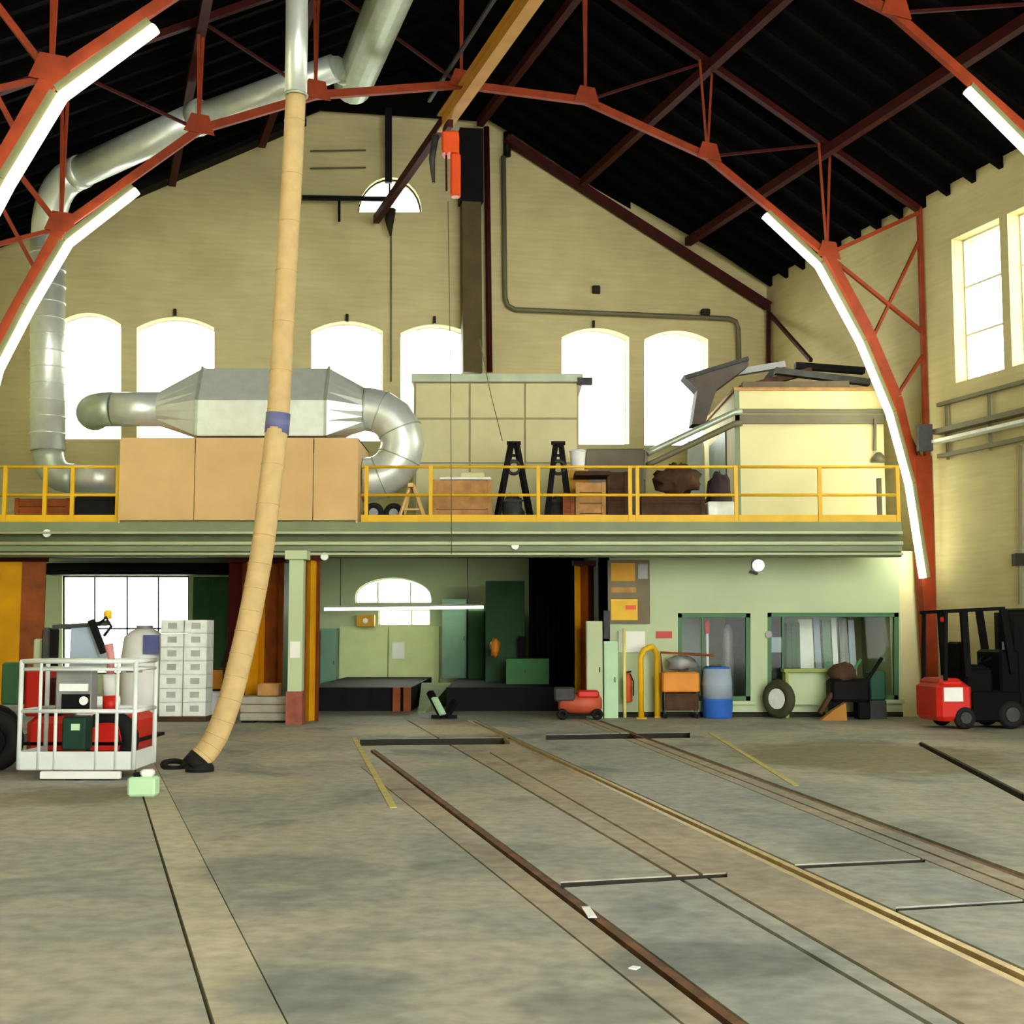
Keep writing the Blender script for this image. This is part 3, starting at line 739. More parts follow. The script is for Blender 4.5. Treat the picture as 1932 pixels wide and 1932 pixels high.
MB().tube(arc_pts(b + Vector((0,.55,0)), .55, -math.pi/2, -math.pi, 6, (-1*-1,0,0), (0,1,0)) , .34, 20).build('elbow', GALVD, pl)
# right hand elbow: a half turn back down into the enclosure
ec = Vector((cr_.x + .05, cr_.y, (cr_.z + atY(690, 905, 25.8).z)/2)); er = (cr_.z - atY(690, 905, 25.8).z)/2
gor = arc_pts(ec, er, math.pi/2, -math.pi/2, 8, (1,0,0), (0,0,1))
gor = [cr_ + Vector((.01,0,0))] + gor + [Vector((cr_.x+.0, cr_.y, gor[-1].z))]
el_ = thing('elbow_duct', gor[-1] - Vector((0,0,.43)), 'galvanised half-turn elbow from plenum down beside the plywood', 'duct')
MB().tube(gor, .43, 20).build('return_elbow', GALV, el_)
for i in range(2, len(gor)-1, 2):
    d = gor[i+1] - gor[i-1]; MB().torus(gor[i], .435, .014, axis=d, n=20, k=6).build('seam', GALVD, el_)
# plywood enclosure, flush with the deck edge
pw = thing('plywood_enclosure', (atY(450,980,24.9).x, 24.9, zz(981)), 'plain plywood box enclosure under the galvanised plenum', 'enclosure')
for a, b in ((225,366), (368,590), (592,675)):
    lo, hi = frame_box(a, 826, b, 981, 24.86, .03); MB().box(lo, hi).build('plywood_panel', PLY, pw)
lo, hi = frame_box(225, 826, 675, 981, 24.89, 1.9)
for x in (lo.x, hi.x-.03): MB().box((x, lo.y, ZD-.05), (x+.03, hi.y, hi.z)).build('side_panel', PLY, pw)
MB().box((lo.x, lo.y, hi.z-.03), (hi.x, hi.y, hi.z-.001)).build('top_panel', PLYB, pw)

# ================================================================== MEZZANINE RAILING
def railing(x0, x1, posts, label, m=YEL):
    Y = 25.06
    a = (x0-966)/F*Y; b = (x1-966)/F*Y
    r = thing('guard_railing', ((a+b)/2, Y, ZD), label, 'railing', 'mezzanine guard railings')
    for y in (881, 934): z = atY(966, y, Y).z; MB().tube([(a, Y, z), (b, Y, z)], .028, 8).build('rail', m, r)
    MB().box((a, Y-.01, ZD-.02), (b, Y+.01, ZD+.12)).build('toe_board', m, r)
    zt = atY(966, 879, Y).z
    for x in posts:
        X = (x-966)/F*Y; MB().box((X-.035, Y-.03, ZD-.05), (X+.035, Y+.03, zt)).build('post', m, r)
railing(-20, 224, [4, 80, 132, 218], 'yellow guard railing beside the plywood enclosure, riser side')
railing(680, 1393, [690, 812, 1016, 1190, 1204, 1391], 'yellow guard railing in front of boxes and cabinet')
railing(1396, 1700, [1550, 1698], 'yellow guard railing in front of the cream office')

# ================================================================== ON THE MEZZANINE
# storage cabinet
YC = 27.8
sc = thing('storage_cabinet', (atY(935,900,YC).x, YC, ZD), 'large beige panelled storage cabinet on the mezzanine', 'cabinet')
SCM = mat('beige_enamel', (206, 200, 150), .55, var=.06)
xs = [783, 886, 990, 1090]; ys = [722, 790, 874, 960]
lo, hi = frame_box(780, 705, 1092, 960, YC+.03, 1.6); lo.z = ZD-.02
MB().box(lo, hi).build('carcass', mat('beige_seam', (158, 152, 112), .6), sc)
for i in range(3):
    for j in range(3):
        l2, h2 = frame_box(xs[i]+2, ys[j]+2, xs[i+1]-2, ys[j+1]-2, YC, .03)
        if j == 2: l2.z = ZD
        MB().box(l2, h2).build('panel', SCM, sc)
l2, h2 = frame_box(776, 705, 1100, 720, YC-.06, 1.75); MB().box(l2, h2).build('top_cap', mat('grey_green_cap', (184, 194, 166), .5), sc)
l2, h2 = frame_box(1090, 712, 1118, 724, YC-.1, .2); MB().box(l2, h2).build('lamp_arm', DGREY, sc)
# A-frame stands
def aframe(xa, xb, yt, label):
    Y = 26.2; A = (xa-966)/F*Y; B = (xb-966)/F*Y; zt = atY(966, yt, Y).z; c = (A+B)/2
    t = thing('frame_stand', (c, Y, ZD), label, 'stand', 'black stands behind the railing')
    for s, X in ((-1, A), (1, B)):
        for dy in (-.25, .25): MB().bar((X, Y+dy, ZD), (c + s*.05, Y, zt), .11, .08).build('leg', SOOT, t)
    MB().bar((c-.14, Y, zt), (c+.14, Y, zt), .07).build('head', SOOT, t)
    MB().bar((A+.12, Y-.1, ZD+.5), (B-.12, Y-.1, ZD+.5), .04).build('cross_bar', DGREY, t)
    MB().torus((c, Y-.06, zt-.16), .10, .03, axis=(0,1,0), n=14, k=6).build('pulley', SOOT, t)
    MB().torus((c, Y-.08, zt-.5), .13, .035, axis=(.2,1,0), n=14, k=6).build('chain_loop', DGREY, t)
    MB().blob((c, Y, ZD+.25), .20, .15, .36, .25, seed=xa).build('hanging_gear', DGREY, t)
aframe(935, 1004, 836, 'black A-frame stand nearer the white topped crate')
aframe(1030, 1078, 836, 'black A-frame stand beside the white bucket')
# boxes
def crate(x0, y0, x1, Y, dep, m, label, boards=3, y1=None, cat='crate'):
    lo, hi = frame_box(x0, y0, x1, 970, Y, dep); lo.z = ZD
    t = thing('wooden_crate', ((lo.x+hi.x)/2, (lo.y+hi.y)/2, ZD), label, cat, 'boxes behind the railing')
    MB().box((lo.x+.02, lo.y+.02, lo.z), (hi.x-.02, hi.y-.02, hi.z-.02)).build('box_core', DKWOOD, t)
    hh = (hi.z - lo.z)/boards
    for k in range(boards):
        MB().box((lo.x, lo.y, lo.z + k*hh + .008), (hi.x, lo.y+.02, lo.z + (k+1)*hh - .008)).build('board', m, t)
    for x in (lo.x+.04, hi.x-.04): MB().box((x-.04, lo.y-.02, lo.z), (x+.04, lo.y, hi.z)).build('batten', m, t)
    return lo, hi
lo, hi = crate(815, 905, 928, 25.7, .9, PLYB, 'light wooden crate with white sheets on top')
MB().cbox((lo.x+.15, lo.y-.05, hi.z), (hi.x-.02, hi.y, hi.z+.05), .01).build('paper_stack', OFFW, None, 'white sheets lying on the light wooden crate', 'sheets')
MB().cbox((lo.x+.55, lo.y+.1, hi.z+.051), (hi.x-.15, hi.y-.2, hi.z+.16), .02).build('folded_cloth', CREAM2, None, 'folded cream cloth on top of the white sheets', 'cloth')
crate(1086, 910, 1143, 25.7, .7, PLYB, 'narrow tall wooden crate under the dark shelf board', 4)
lo, hi = crate(1146, 890, 1186, 25.8, .7, DKWOOD, 'dark wooden box beside the narrow tall crate')
MB().box((atY(1085,897,25.7).x, 25.65, atY(1085,897,25.7).z), (atY(1150,890,25.7).x, 26.4, atY(1085,889,25.7).z)).build('shelf_board', DKWOOD, None, 'dark board bridging the tall crate and the dark box', 'board')
bl = atY(1090, 888, 26.7); bt = atY(1090, 850, 26.7)
bk_ = thing('bucket', (bl.x, 26.7, bl.z), 'white plastic bucket standing beside the second A-frame stand', 'bucket')
MB().lathe((bl.x, 26.7, bl.z), [(0,.13),(.02,.135),(bt.z-bl.z,.165)], 18).build('bucket_body', WHITE, bk_)
MB().torus((bl.x, 26.7, bt.z-.02), .168, .012, n=18, k=6).build('rim', WHITE, bk_)
MB().box((bl.x-.2, 26.5, ZD), (bl.x+.2, 26.9, bl.z)).build('plinth_box', YELO, None, 'ochre box supporting the white bucket', 'box')
crate(1210, 932, 1330, 25.7, .8, DKWOOD, 'long dark crate under the heap of dark rags')
crate(1062, 930, 1084, 25.5, .3, RUSTO, 'small rusty orange box between stand and crate', 2)
lo, hi = frame_box(1336, 946, 1386, 972, 25.6, .5); lo.z = ZD
MB().cbox(lo, hi, .02).build('carton', OFFW, None, 'white carton beside the dark crate and the office', 'carton')
hpz = atY(1300, 932, 26.0)
MB().blob((atY(1278,912,26.1).x, 26.15, hpz.z+.30), .42, .3, .28, .3, 18, 10, 5).build('rag_heap', DKWOOD, None, 'heap of dark rags on the long dark crate', 'rags')
MB().blob((atY(1356,912,26.45).x, 26.45, ZD+.55), .24, .22, .55, .22, 16, 10, 9).build('rag_bale', mat('dark_purple_cloth', (58, 46, 48), .85, var=.3), None, 'bulging dark bale beside the rag heap', 'bale')
lo, hi = frame_box(1104, 846, 1218, 884, 29.5, .6); lo.z = ZD
MB().cbox(lo, hi, .04).build('low_cabinet', mat('olive_grey_enamel', (120, 114, 92), .6), None, 'low olive grey cabinet under the right arched windows', 'cabinet')
# sawhorse
sh = thing('sawhorse', (atY(778,975,25.5).x, 25.5, ZD), 'pale wooden sawhorse beside the plenum elbow', 'sawhorse')
PW2 = mat('pale_timber', (222, 186, 120), .7, var=.12)
t_ = atY(777, 918, 25.5)
for sx, dy in ((752,-.2), (806,-.2), (756,.25), (800,.25)):
    MB().bar((atY(sx,975,25.5).x, 25.5+dy, ZD), (t_.x + (.04 if sx > 777 else -.04), 25.5+dy*.4, t_.z), .07, .04).build('leg', PW2, sh)
MB().bar((t_.x, 25.2, t_.z), (t_.x, 25.85, t_.z), .10, .08).build('top_beam', PW2, sh)
MB().bar((atY(764,950,25.5).x, 25.32, ZD+.25), (atY(792,950,25.5).x, 25.32, ZD+.25), .06, .03).build('brace', PW2, sh)
def wheelish(x, Y, r, label):
    X = (x-966)/F*Y; t = thing('tyre', (X, Y, ZD), label, 'tyre', 'black tyres behind the enclosure')
    MB().torus((X, Y, ZD+r), r*.72, r*.28, axis=(0,1,.1), n=20, k=8).build('tread', RUBBER, t)
    MB().lathe((X, Y-.05, ZD+r), [(0, r*.45), (.1, r*.45)], 14, axis=(0,1,0)).build('rim', GREY, t)
wheelish(704, 25.5, .2, 'black tyre close beside the plywood enclosure')
wheelish(742, 25.6, .2, 'black tyre leaning next to the pale sawhorse')
lo, hi = frame_box(140, 936, 222, 972, 25.6, .6); lo.z = ZD
MB().cbox(lo, hi, .03).build('black_case', RUBBER, None, 'black case beneath the galvanised branch duct', 'case')
crate(28, 940, 132, 25.6, .6, RUSTO, 'rusty brown crate behind the railing under the riser elbow', 3)
# cream office
of = thing('mezzanine_office', (6, 27, ZD), 'cream boarded office room on the mezzanine', 'office')
XO = (1392-966)/F*27.0*1.005
zo = atY(1400, 737, 27).z; XE = 7.65
MB().box((XO, 27.0, ZD-.03), (XE, 27.1, zo)).build('front_wall', CREAM2, of)
MB().box((XO, 27.1, ZD-.03), (XO+.1, 31.6, zo)).build('side_wall', CREAM2, of)
MB().box((XE-.1, 27.1, ZD-.03), (XE, 31.6, zo)).build('side_wall', CREAM2, of)
MB().box((XO-.05, 26.95, zo), (XE+.05, 31.7, zo+.06)).build('roof_board', PLYB, of)
for y0, y1, d in ((772,780,-.06), (782,795,-.04), (795,800,-.07)):
    MB().box((XO-.03, 27+d, atY(1400,y1,27).z), (XE, 27.0, atY(1400,y0,27).z)).build('fascia_rail', PIPE, of)
# trims of office: corner post, door in the side wall
MB().box((XO-.04, 26.96, ZD), (XO+.06, 27.0, zo)).build('corner_post', BEAM, of)
dside = MB().box((XO-.03, 28.3, ZD), (XO, 30.6, 6.0)).build('side_door', mat('grey_green_door', (124, 140, 126), .5), of)
MB().box((XO-.05, 28.5, ZD+1.0), (XO-.03, 28.6, ZD+1.15)).build('door_handle', DGREY, dside)
lo, hi = frame_box(1298, 832, 1328, 890, 30.9, .05); lo.z = ZD
MB().box(lo, hi).build('leaning_panel', mat('pale_blue_white', (214, 226, 222), .5), None, 'pale blue-white panel standing left of the office door', 'panel')
# sloping conduits to the left of the office
sr = thing('conduit_pair', atY(1220, 865, 27.2), 'pair of grey conduits sloping down from the office fascia', 'conduit')
for dy in (0, 22):
    MB().tube([atY(1400, 776+dy, 26.8), atY(1385, 778+dy, 26.8), atY(1232, 850+dy, 27.1), atY(1222, 856+dy, 27.1)], .065, 8).build('conduit_run', GALVD if dy == 0 else PIPE, sr)
MB().bar(atY(1222, 845, 27.2), atY(1215, 905, 27.2), .06).build('conduit_drop', PIPE, sr)
# junk on the office roof
zr = zo + .06
JM = [DGREY, DKWOOD, mat('weathered_board', (112, 98, 78), .8, var=.25), SOOT, GREY]
junk = [((1462,700),(1640,722),27.4,'long grey-brown plank lying across the office roof front'), ((1395,735),(1530,700),27.6,'dark beam tilted up on the office roof'), ((1400,732),(1600,726),27.2,'weathered board flat along the office roof edge'), ((1500,690),(1630,700),28.2,'upper dark board resting on the office roof pile'), ((1380,705),(1480,688),28.0,'short steel bar on top of the office roof pile'), ((1440,725),(1470,685),28.1,'stubby post leaning in the office roof pile')]
for i, (p, q, Y, d) in enumerate(junk):
    a, b = atY(*p, Y), atY(*q, Y)
    a.z = max(a.z, zr+.08); b.z = max(b.z, zr+.08); a.x = max(a.x, XO-.1)
    MB().bar(a, b, .22, .13).build('loose_board', JM[i % 5], None, d, 'board', 'loose boards on the office roof')
MB().blob((5.6, 28.3, zr+.16), .7, .5, .16, .15, 16, 8, 3).build('tarp_bundle', DGREY, None, 'crumpled dark tarp bundle on the office roof', 'tarp')
aw = thing('dark_hopper', atY(1330, 800, 27.6), 'dark grey tapering hood hanging off the office corner', 'hood')
def P(x, y, Y): return atY(x, y, Y)
HM = mat('dark_hood_steel', (86, 78, 72), .65, var=.25)
a4 = [P(1290,708,27.5), P(1412,672,27.5), P(1412,690,27.5), P(1352,735,27.5), P(1330,800,27.5), P(1306,800,27.5), P(1316,735,27.5)]
MB().prism(a4, (0, .6, 0)).build('hood_shell', HM, aw)
MB().bar(P(1292,712,27.45), P(1412,676,27.45), .06, .08).build('hood_lip', DGREY, aw)
# pale item on office wall
MB().box(*frame_box(1656, 902, 1664, 972, 26.0, .08)).build('rail_gate_post', PIPE, None, 'thin grey post before the cream office wall', 'post')
lmp = thing('wall_lamp', atY(1662, 870, 26.9), 'small grey lamp hanging at the office right corner', 'lamp')
MB().bar(atY(1651, 790, 26.9), atY(1651, 850, 26.9), .05).build('lamp_rod', PIPE, lmp)
MB().lathe(atY(1658, 872, 26.9), [(0,.16),(.1,.14),(.2,.05)], 14).build('lamp_shade', PIPE, lmp)
# curtain of lamp fittings on the fascia beam
for x, y, d in ((972, 1030, 'deep bay'), (88, 1006, 'boom lift'), (612, 1050, 'mezzanine column')):
    q = atY(x, y, 24.9); t = MB().lathe((q.x, 24.88, q.z), [(0,.07),(.05,.08),(.09,.05)], 12, axis=(0,1,0)).build('beam_lamp', OFFW, None, 'small pale lamp on the mezzanine beam above the ' + d, 'lamp')
MB().tube([atY(905,640,24.9), atY(925,740,24.9), atY(948,832,24.9)], .009, 6).build('hanging_cable', PIPE, None, 'thin cable sloping down in front of the storage cabinet', 'cable')

# ================================================================== UNDER THE MEZZANINE
def fold_door(x0, x1, y1, Y, leaves, label, step=.12):
    a = (x0-966)/F*Y; b = (x1-966)/F*Y; zb = max(0.02, atY(966, y1, Y).z)
    t = thing('folding_door', ((a+b)/2, Y, zb), label, 'folding door', 'yellow folding bay doors')
    n = len(leaves)
    for k, m in enumerate(leaves):
        p = Vector((a + (b-a)*k/n, Y + (k % 2)*step, 0)); q = Vector((a + (b-a)*(k+1)/n, Y + ((k+1) % 2)*step, 0))
        o = MB().prism([p + Vector((0,0,zb)), q + Vector((0,0,zb)), q + Vector((0,0,3.08)), p + Vector((0,0,3.08))], (0,.04,0)).build('door_leaf', m, t)
    MB().box((min(a,b)-.03, Y-.03, 3.02), (max(a,b)+.03, Y+step+.08, 3.12)).build('track', DKRED, t)
fold_door(-45, 84, 1330, 25.4, [YELO, YELO, RUSTO], 'ochre yellow folding door behind the boom lift', .05)
fold_door(432, 536, 1312, 25.5, [DKRED, RUSTO, YELO, YELO, RUSTO, RUSTO], 'stacked yellow and brown folding door behind the exhaust hose', .35)
fold_door(569, 604, 1362, 24.95, [RUSTO, YELO, YELO, RUSTO], 'narrow yellow folded door leaf beside the mezzanine column', .12)
fold_door(1084, 1122, 1318, 26.8, [YELO, RUSTO, DKRED], 'brown folded door leaf at the dark side of the deep bay', .35)
# black platforms and the green ramp between
for a, b, d in ((575, 776, 'on the column side of the green ramp'), (842, 1090, 'on the cabinet side of the green ramp')):
    lo, hi = frame_box(a, 1297, b, 1343, 28.6, 7.2); lo.z = 0
    t = thing('loading_platform', ((lo.x+hi.x)/2, 28.6, 0), 'low black platform in the deep bay ' + d, 'platform', 'black platforms in the deep bay')
    MB().box(lo, (hi.x, hi.y, hi.z-.03)).build('platform_body', SOOT, t)
    MB().box((lo.x, lo.y-.02, hi.z-.03), (hi.x, hi.y, hi.z)).build('platform_edge', SOOT, t)
    for k in range(4):
        x = lo.x + (hi.x-lo.x)*(k+.5)/4; MB().box((x-.03, lo.y-.03, 0), (x+.03, lo.y, hi.z-.03)).build('platform_rib', SOOT, t)
z5 = atY(700, 1297, 28.6).z
rx0, rx1, rx2, rx3 = atY(776,1320,28.6).x+.02, atY(842,1320,28.6).x-.02, atY(803,1340,28.1).x, atY(789,1340,28.1).x
MB().add([(rx0,31.5,0),(rx1,31.5,0),(rx2,28.1,0),(rx3,28.1,0),(rx0,31.5,z5),(rx1,31.5,z5),(rx2,28.1,.02),(rx3,28.1,.02)], [(0,3,2,1),(4,5,6,7),(0,1,5,4),(1,2,6,5),(2,3,7,6),(3,0,4,7)]).build('ramp', mat('pale_green_ramp', (150, 178, 116), .7), None, 'pale green ramp rising between the black platforms', 'ramp')
for x, d in ((748,'farther from'), (768,'closer to')):
    lo, hi = frame_box(x-7, 1297, x+7, 1342, 28.45, .12); lo.z = 0
    MB().box(lo, hi).build('rusty_post', RUSTO, None, 'short rusty post on platform front %s the ramp' % d, 'post', 'short rusty posts')
bs = thing('buffer_stop', ground(832,1356), 'dark V-shaped wheel stop at the end of the track', 'buffer stop')
g0 = ground(838,1356)
MB().bar(g0 + Vector((-.02,0,.02)), g0 + Vector((-.3,.3,.5)), .12, .10).build('stop_arm', SOOT, bs)
MB().bar(g0 + Vector((.02,0,.02)), g0 + Vector((.2,.25,.32)), .12, .10).build('stop_arm', SOOT, bs)
MB().box((g0.x-.25, g0.y-.02, 0), (g0.x+.25, g0.y+.12, .07)).build('stop_base', SOOT, bs)
MB().bar(g0 + Vector((-.02,-.05,.08)), g0 + Vector((-.2,.1,.40)), .14, .05).build('stop_pad', MINT, bs)
# furniture in the deep bay
def cab(x0, y0, x1, y1, Y, dep, m, label, cat='cabinet', z0=0.0, name='metal_cabinet', doors=2):
    lo, hi = frame_box(x0, y0, x1, y1, Y, dep); lo.z = z0 if z0 is not None else lo.z
    t = thing(name, ((lo.x+hi.x)/2, Y, lo.z), label, cat)
    MB().box((lo.x, lo.y+.02, lo.z), hi).build('body', m, t)
    for k in range(doors):
        a = lo.x + (hi.x-lo.x)*k/doors; b = lo.x + (hi.x-lo.x)*(k+1)/doors
        d = MB().box((a+.015, lo.y, lo.z+.04), (b-.015, lo.y+.02, hi.z-.03)).build('door', m, t)
        MB().box((b-.07, lo.y-.02, (lo.z+hi.z)/2-.05), (b-.05, lo.y, (lo.z+hi.z)/2+.05)).build('handle', DGREY, d)
    return lo, hi
TEAL = mat('blue_green_paint', (112, 150, 128), .6, var=.1)
cab(604, 1186, 634, 1290, 35.3, .5, TEAL, 'blue-green locker beside the rear double door', z0=0, doors=1)
cab(834, 1130, 880, 1290, 34.8, .9, TEAL, 'grey-green switch cupboard on the ramp side of the rear wall', z0=z5, doors=1)
cab(884, 1150, 914, 1290, 34.0, .9, GREEND, 'dark green cupboard in the shade of the deep bay', z0=z5, doors=1)
cab(916, 1096, 990, 1300, 32.0, 1.2, GREEND, 'tall dark green cabinet in the deep bay', z0=z5, doors=2)
cab(955, 1243, 1036, 1292, 30.5, .9, GRN, 'low bright green machine cabinet on the black platform', z0=z5)
MB().blob(atY(934, 1222, 31), .12, .12, .22, .2, 12, 8, 4).build('orange_hose_bundle', ORNG, None, 'orange hose bundle hanging on the tall green cabinet', 'hose')
MB().box(*frame_box(978, 1200, 992, 1242, 31.5, .2)).build('control_pendant', SOOT, None, 'black control pendant above the low green machine', 'control')
fx = thing('fluorescent_fitting', atY(760, 1150, 34), 'long lit fluorescent fitting across the deep bay', 'strip light')
a, b = atY(612, 1149, 34), atY(912, 1145, 34)
MB().bar(a + Vector((0,0,.05)), b + Vector((0,0,.05)), .12, .05).build('housing', OFFW, fx)
MB().tube([a, b], .045, 10).build('tube', TUBEM, fx)
for t in (.1, .9): c = a.lerp(b, t); MB().tube([c + Vector((0,0,.06)), (c.x, c.y, 3.68)], .012, 6).build('hanger', GREY, fx)
lo, hi = frame_box(673, 1160, 706, 1182, 35.6, .3)
gd = thing('wall_meter', ((lo.x+hi.x)/2, 35.6, lo.z), 'olive wall box with a pale dial beside low window', 'meter box')
MB().box(lo, hi).build('meter_case', YELO, gd); MB().lathe(((lo.x+hi.x)/2, 35.6, (lo.z+hi.z)/2), [(0,.07),(-.03,.07)], 12, axis=(0,1,0)).build('dial', SCREEN, gd)
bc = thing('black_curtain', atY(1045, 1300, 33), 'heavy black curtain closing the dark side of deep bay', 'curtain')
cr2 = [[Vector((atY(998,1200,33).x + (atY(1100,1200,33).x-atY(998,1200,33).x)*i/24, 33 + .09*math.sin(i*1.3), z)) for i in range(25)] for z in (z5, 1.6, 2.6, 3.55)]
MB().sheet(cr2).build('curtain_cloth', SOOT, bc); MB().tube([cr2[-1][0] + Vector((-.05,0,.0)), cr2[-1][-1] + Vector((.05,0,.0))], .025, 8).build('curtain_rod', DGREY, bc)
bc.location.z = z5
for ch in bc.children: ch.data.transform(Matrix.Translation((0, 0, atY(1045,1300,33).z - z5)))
MB().cbox(*frame_box(84, 1062, 436, 1084, 35.4, .55), .04).build('shutter_box', SOOT, None, 'black roller shutter box above the large glazed doorway', 'shutter box')
cab(362, 1088, 430, 1330, 34.5, .8, GREEND, 'tall dark green locker beside the large glazed doorway', doors=2)
# left bay: tank, crates, blocks
tk = ground(268, 1362)
tn = thing('white_tank', (tk.x, tk.y+.5, 0), 'rounded white plastic tank with a blue label', 'tank')
MB().lathe((tk.x-.16, tk.y+.6, .08), [(0,.34),(.06,.40),(.5,.43),(1.1,.43),(1.5,.38),(1.62,.25),(1.66,.15)], 24).build('tank_shell', WHITE, tn)
MB().lathe((tk.x-.16, tk.y+.6, 1.72), [(0,.16),(.08,.16)], 16).build('tank_cap', GREY, tn)
MB().lathe((tk.x-.16, tk.y+.6, 0), [(0,.40),(.08,.40)], 20).build('tank_skid', SOOT, tn)
MB().box(*frame_box(270, 1198, 300, 1234, tk.y+.14, .02)).build('label_plate', BLUEP, tn, label='blue printed label')
# stacked white crates: two columns
def white_crate(c, w, d, h):
    t = thing('plastic_crate', c, None, 'crate', 'stacked white plastic crates')
    c = Vector(c); b = MB()
    b.box((c.x-w/2, c.y-d/2, c.z), (c.x+w/2, c.y+d/2, c.z+.02)).build('base', OFFW, t)
    for s in (-1, 1):
        MB().box((c.x + s*(w/2) - (.015 if s > 0 else 0), c.y-d/2, c.z), (c.x + s*(w/2) + (.015 if s < 0 else 0), c.y+d/2, c.z+h)).build('side', OFFW, t)
        y = c.y + s*(d/2); e = -.015 if s > 0 else .015
        y0, y1 = min(y, y+e), max(y, y+e)
        # front and back with a hand slot
        q = MB(); q.box((c.x-w/2, y0, c.z), (c.x+w/2, y1, c.z+h*.34)); q.box((c.x-w/2, y0, c.z+h*.78), (c.x+w/2, y1, c.z+h))
        q.box((c.x-w/2, y0, c.z+h*.34), (c.x-w*.2, y1, c.z+h*.78)); q.box((c.x+w*.2, y0, c.z+h*.34), (c.x+w/2, y1, c.z+h*.78))
        q.build('front_wall' if s < 0 else 'rear_wall', OFFW, t)
    q = MB(); q.box((c.x-w*.24, c.y-d/2+.02, c.z+.02), (c.x+w*.24, c.y-d/2+.03, c.z+h*.98)).build('inner_shade_panel', mat('pale_grey_slot_shade', (178, 184, 176), .6), t, label='grey panel standing for the shade behind the hand slot')  # added panel, its grey painted as the shade inside the crate
    return t
cg = ground(342, 1362)
first = None; words = ['bottom', 'second', 'third', 'fourth', 'fifth', 'sixth', 'top']
MB().box((cg.x-.46, cg.y+.02, 0), (cg.x+.46, cg.y+.62, .10)).build('pallet', DKWOOD, None, 'dark low pallet under the white crates', 'pallet')
for col, dx in ((0, -.22), (1, .225)):
    for k in range(7):
        if first is None:
            first = white_crate((cg.x+dx, cg.y+.32, .10), .43, .55, .255); o = first
        else:
            o = dup(first, (dx+.22, 0, k*.258))
        o['label'] = 'white plastic crate, %s in the stack %s' % (words[k], 'touching the tank' if col == 0 else 'nearer the exhaust hose')
wb = ground(406, 1352)
MB().cbox((wb.x-.2, wb.y, 0), (wb.x+.2, wb.y+.4, .50), .03).build('white_block', OFFW, None, 'white square block between crates and exhaust hose', 'block')
ob = thing('wooden_frame_box', (wb.x, wb.y, .5), 'dark frame box with orange board standing on white block', 'box')
MB().box((wb.x-.2, wb.y+.05, .5), (wb.x+.22, wb.y+.35, .95)).build('box_shell', DKWOOD, ob); MB().box((wb.x-.1, wb.y+.03, .55), (wb.x+.12, wb.y+.05, .92)).build('face_board', ORNG, ob)
MB().bar((wb.x+.1, wb.y+.1, .96), (wb.x+.35, wb.y+.1, 1.75), .10, .08).build('handle_arm', DKWOOD, ob)
gb = ground(497, 1364)
for k in range(3):
    MB().cbox((gb.x-.45, gb.y+.02, .04 + k*.15), (gb.x+.45, gb.y+.6, .18 + k*.15), .02).build('concrete_slab', mat('light_grey_block', (164, 160, 142), .8, var=.12, scale=4), None, 'grey slab, %s of the pile beside the column' % ('bottom', 'middle', 'top')[k], 'slab', 'piled grey slabs')
for dx in (-.3, .3): MB().box((gb.x+dx-.12, gb.y+.05, 0), (gb.x+dx+.12, gb.y+.55, .04)).build('slab_bearer', SOOT, None, 'dark timber bearer under the grey slab pile, %s the column' % ('farther from' if dx < 0 else 'closer to'), 'bearer', 'bearers under the slab pile')
MB().cbox((gb.x-.15, gb.y+.1, .49), (gb.x+.25, gb.y+.45, .72), .02).build('carton', PLYB, None, 'brown carton on top of the grey slab pile', 'carton')

# ================================================================== GREEN WALL FITTINGS
YW = YG - .03
nb = thing('notice_board', (ong(1187,1175).x, YW, ong(1187,1175).z), 'brown board with yellow notices on the green wall', 'notice board')
MB().box(*frame_box(1147, 1057, 1226, 1177, YG-.06, .05)).build('backing_board', mat('grey_brown_board', (122, 112, 88), .7), nb)
for i, (a, c, b, d) in enumerate(((1153,1062,1198,1096), (1153,1108,1200,1118), (1153,1130,1203,1170))):
    MB().box(*frame_box(a, c, b, d, YG-.07, .02)).build('yellow_notice', [YELO, PLYB, YEL][i], nb)
MB().box(*frame_box(1180, 1142, 1200, 1150, YG-.075, .005)).build('orange_strip', OR2, nb)
MB().box(*frame_box(1204, 1064, 1222, 1092, YG-.07, .02)).build('grey_notice', GREY, nb)
MB().box(*frame_box(1167, 1191, 1217, 1231, YG-.06, .06)).build('sign', SCREEN, None, 'plain white sign below the yellow notice board', 'sign')
MB().box(*frame_box(1238, 1191, 1268, 1204, YG-.03, .03)).build('sign', mat('red_sign', (196, 70, 60), .5), None, 'small red sign on the green wall', 'sign')
ck = ong(1430, 1067)
lc = thing('bulkhead_lamp', (ck.x, YG-.1, ck.z), 'round white bulkhead lamp high on the green wall', 'lamp')
MB().lathe((ck.x, YG, ck.z), [(0,.14),(-.05,.14)], 20, axis=(0,1,0)).build('lamp_base', GREY, lc)
MB().lathe((ck.x, YG-.05, ck.z), [(0,.12),(-.05,.115),(-.09,.08),(-.11,.02)], 20, axis=(0,1,0)).build('lamp_glass', LAMPM, lc)
MB().bar((ck.x-.17, YG-.06, ck.z-.12), (ck.x-.02, YG-.06, ck.z-.17), .05).build('lamp_bracket', DGREY, lc)
cab(1107, 1172, 1137, 1310, 26.1, .35, GREENW, 'tall pale green control cabinet at the wall corner', doors=1)
cab(1140, 1210, 1166, 1346, 26.2, .3, MINT, 'slim mint green cabinet under the white sign', doors=1)
for x in (1140,): MB().box(*frame_box(1139, 1152, 1151, 1205, YG-.1, .1)).build('wall_switch_box', DGREY, None, 'dark switch box above the slim mint cabinet', 'switch box')
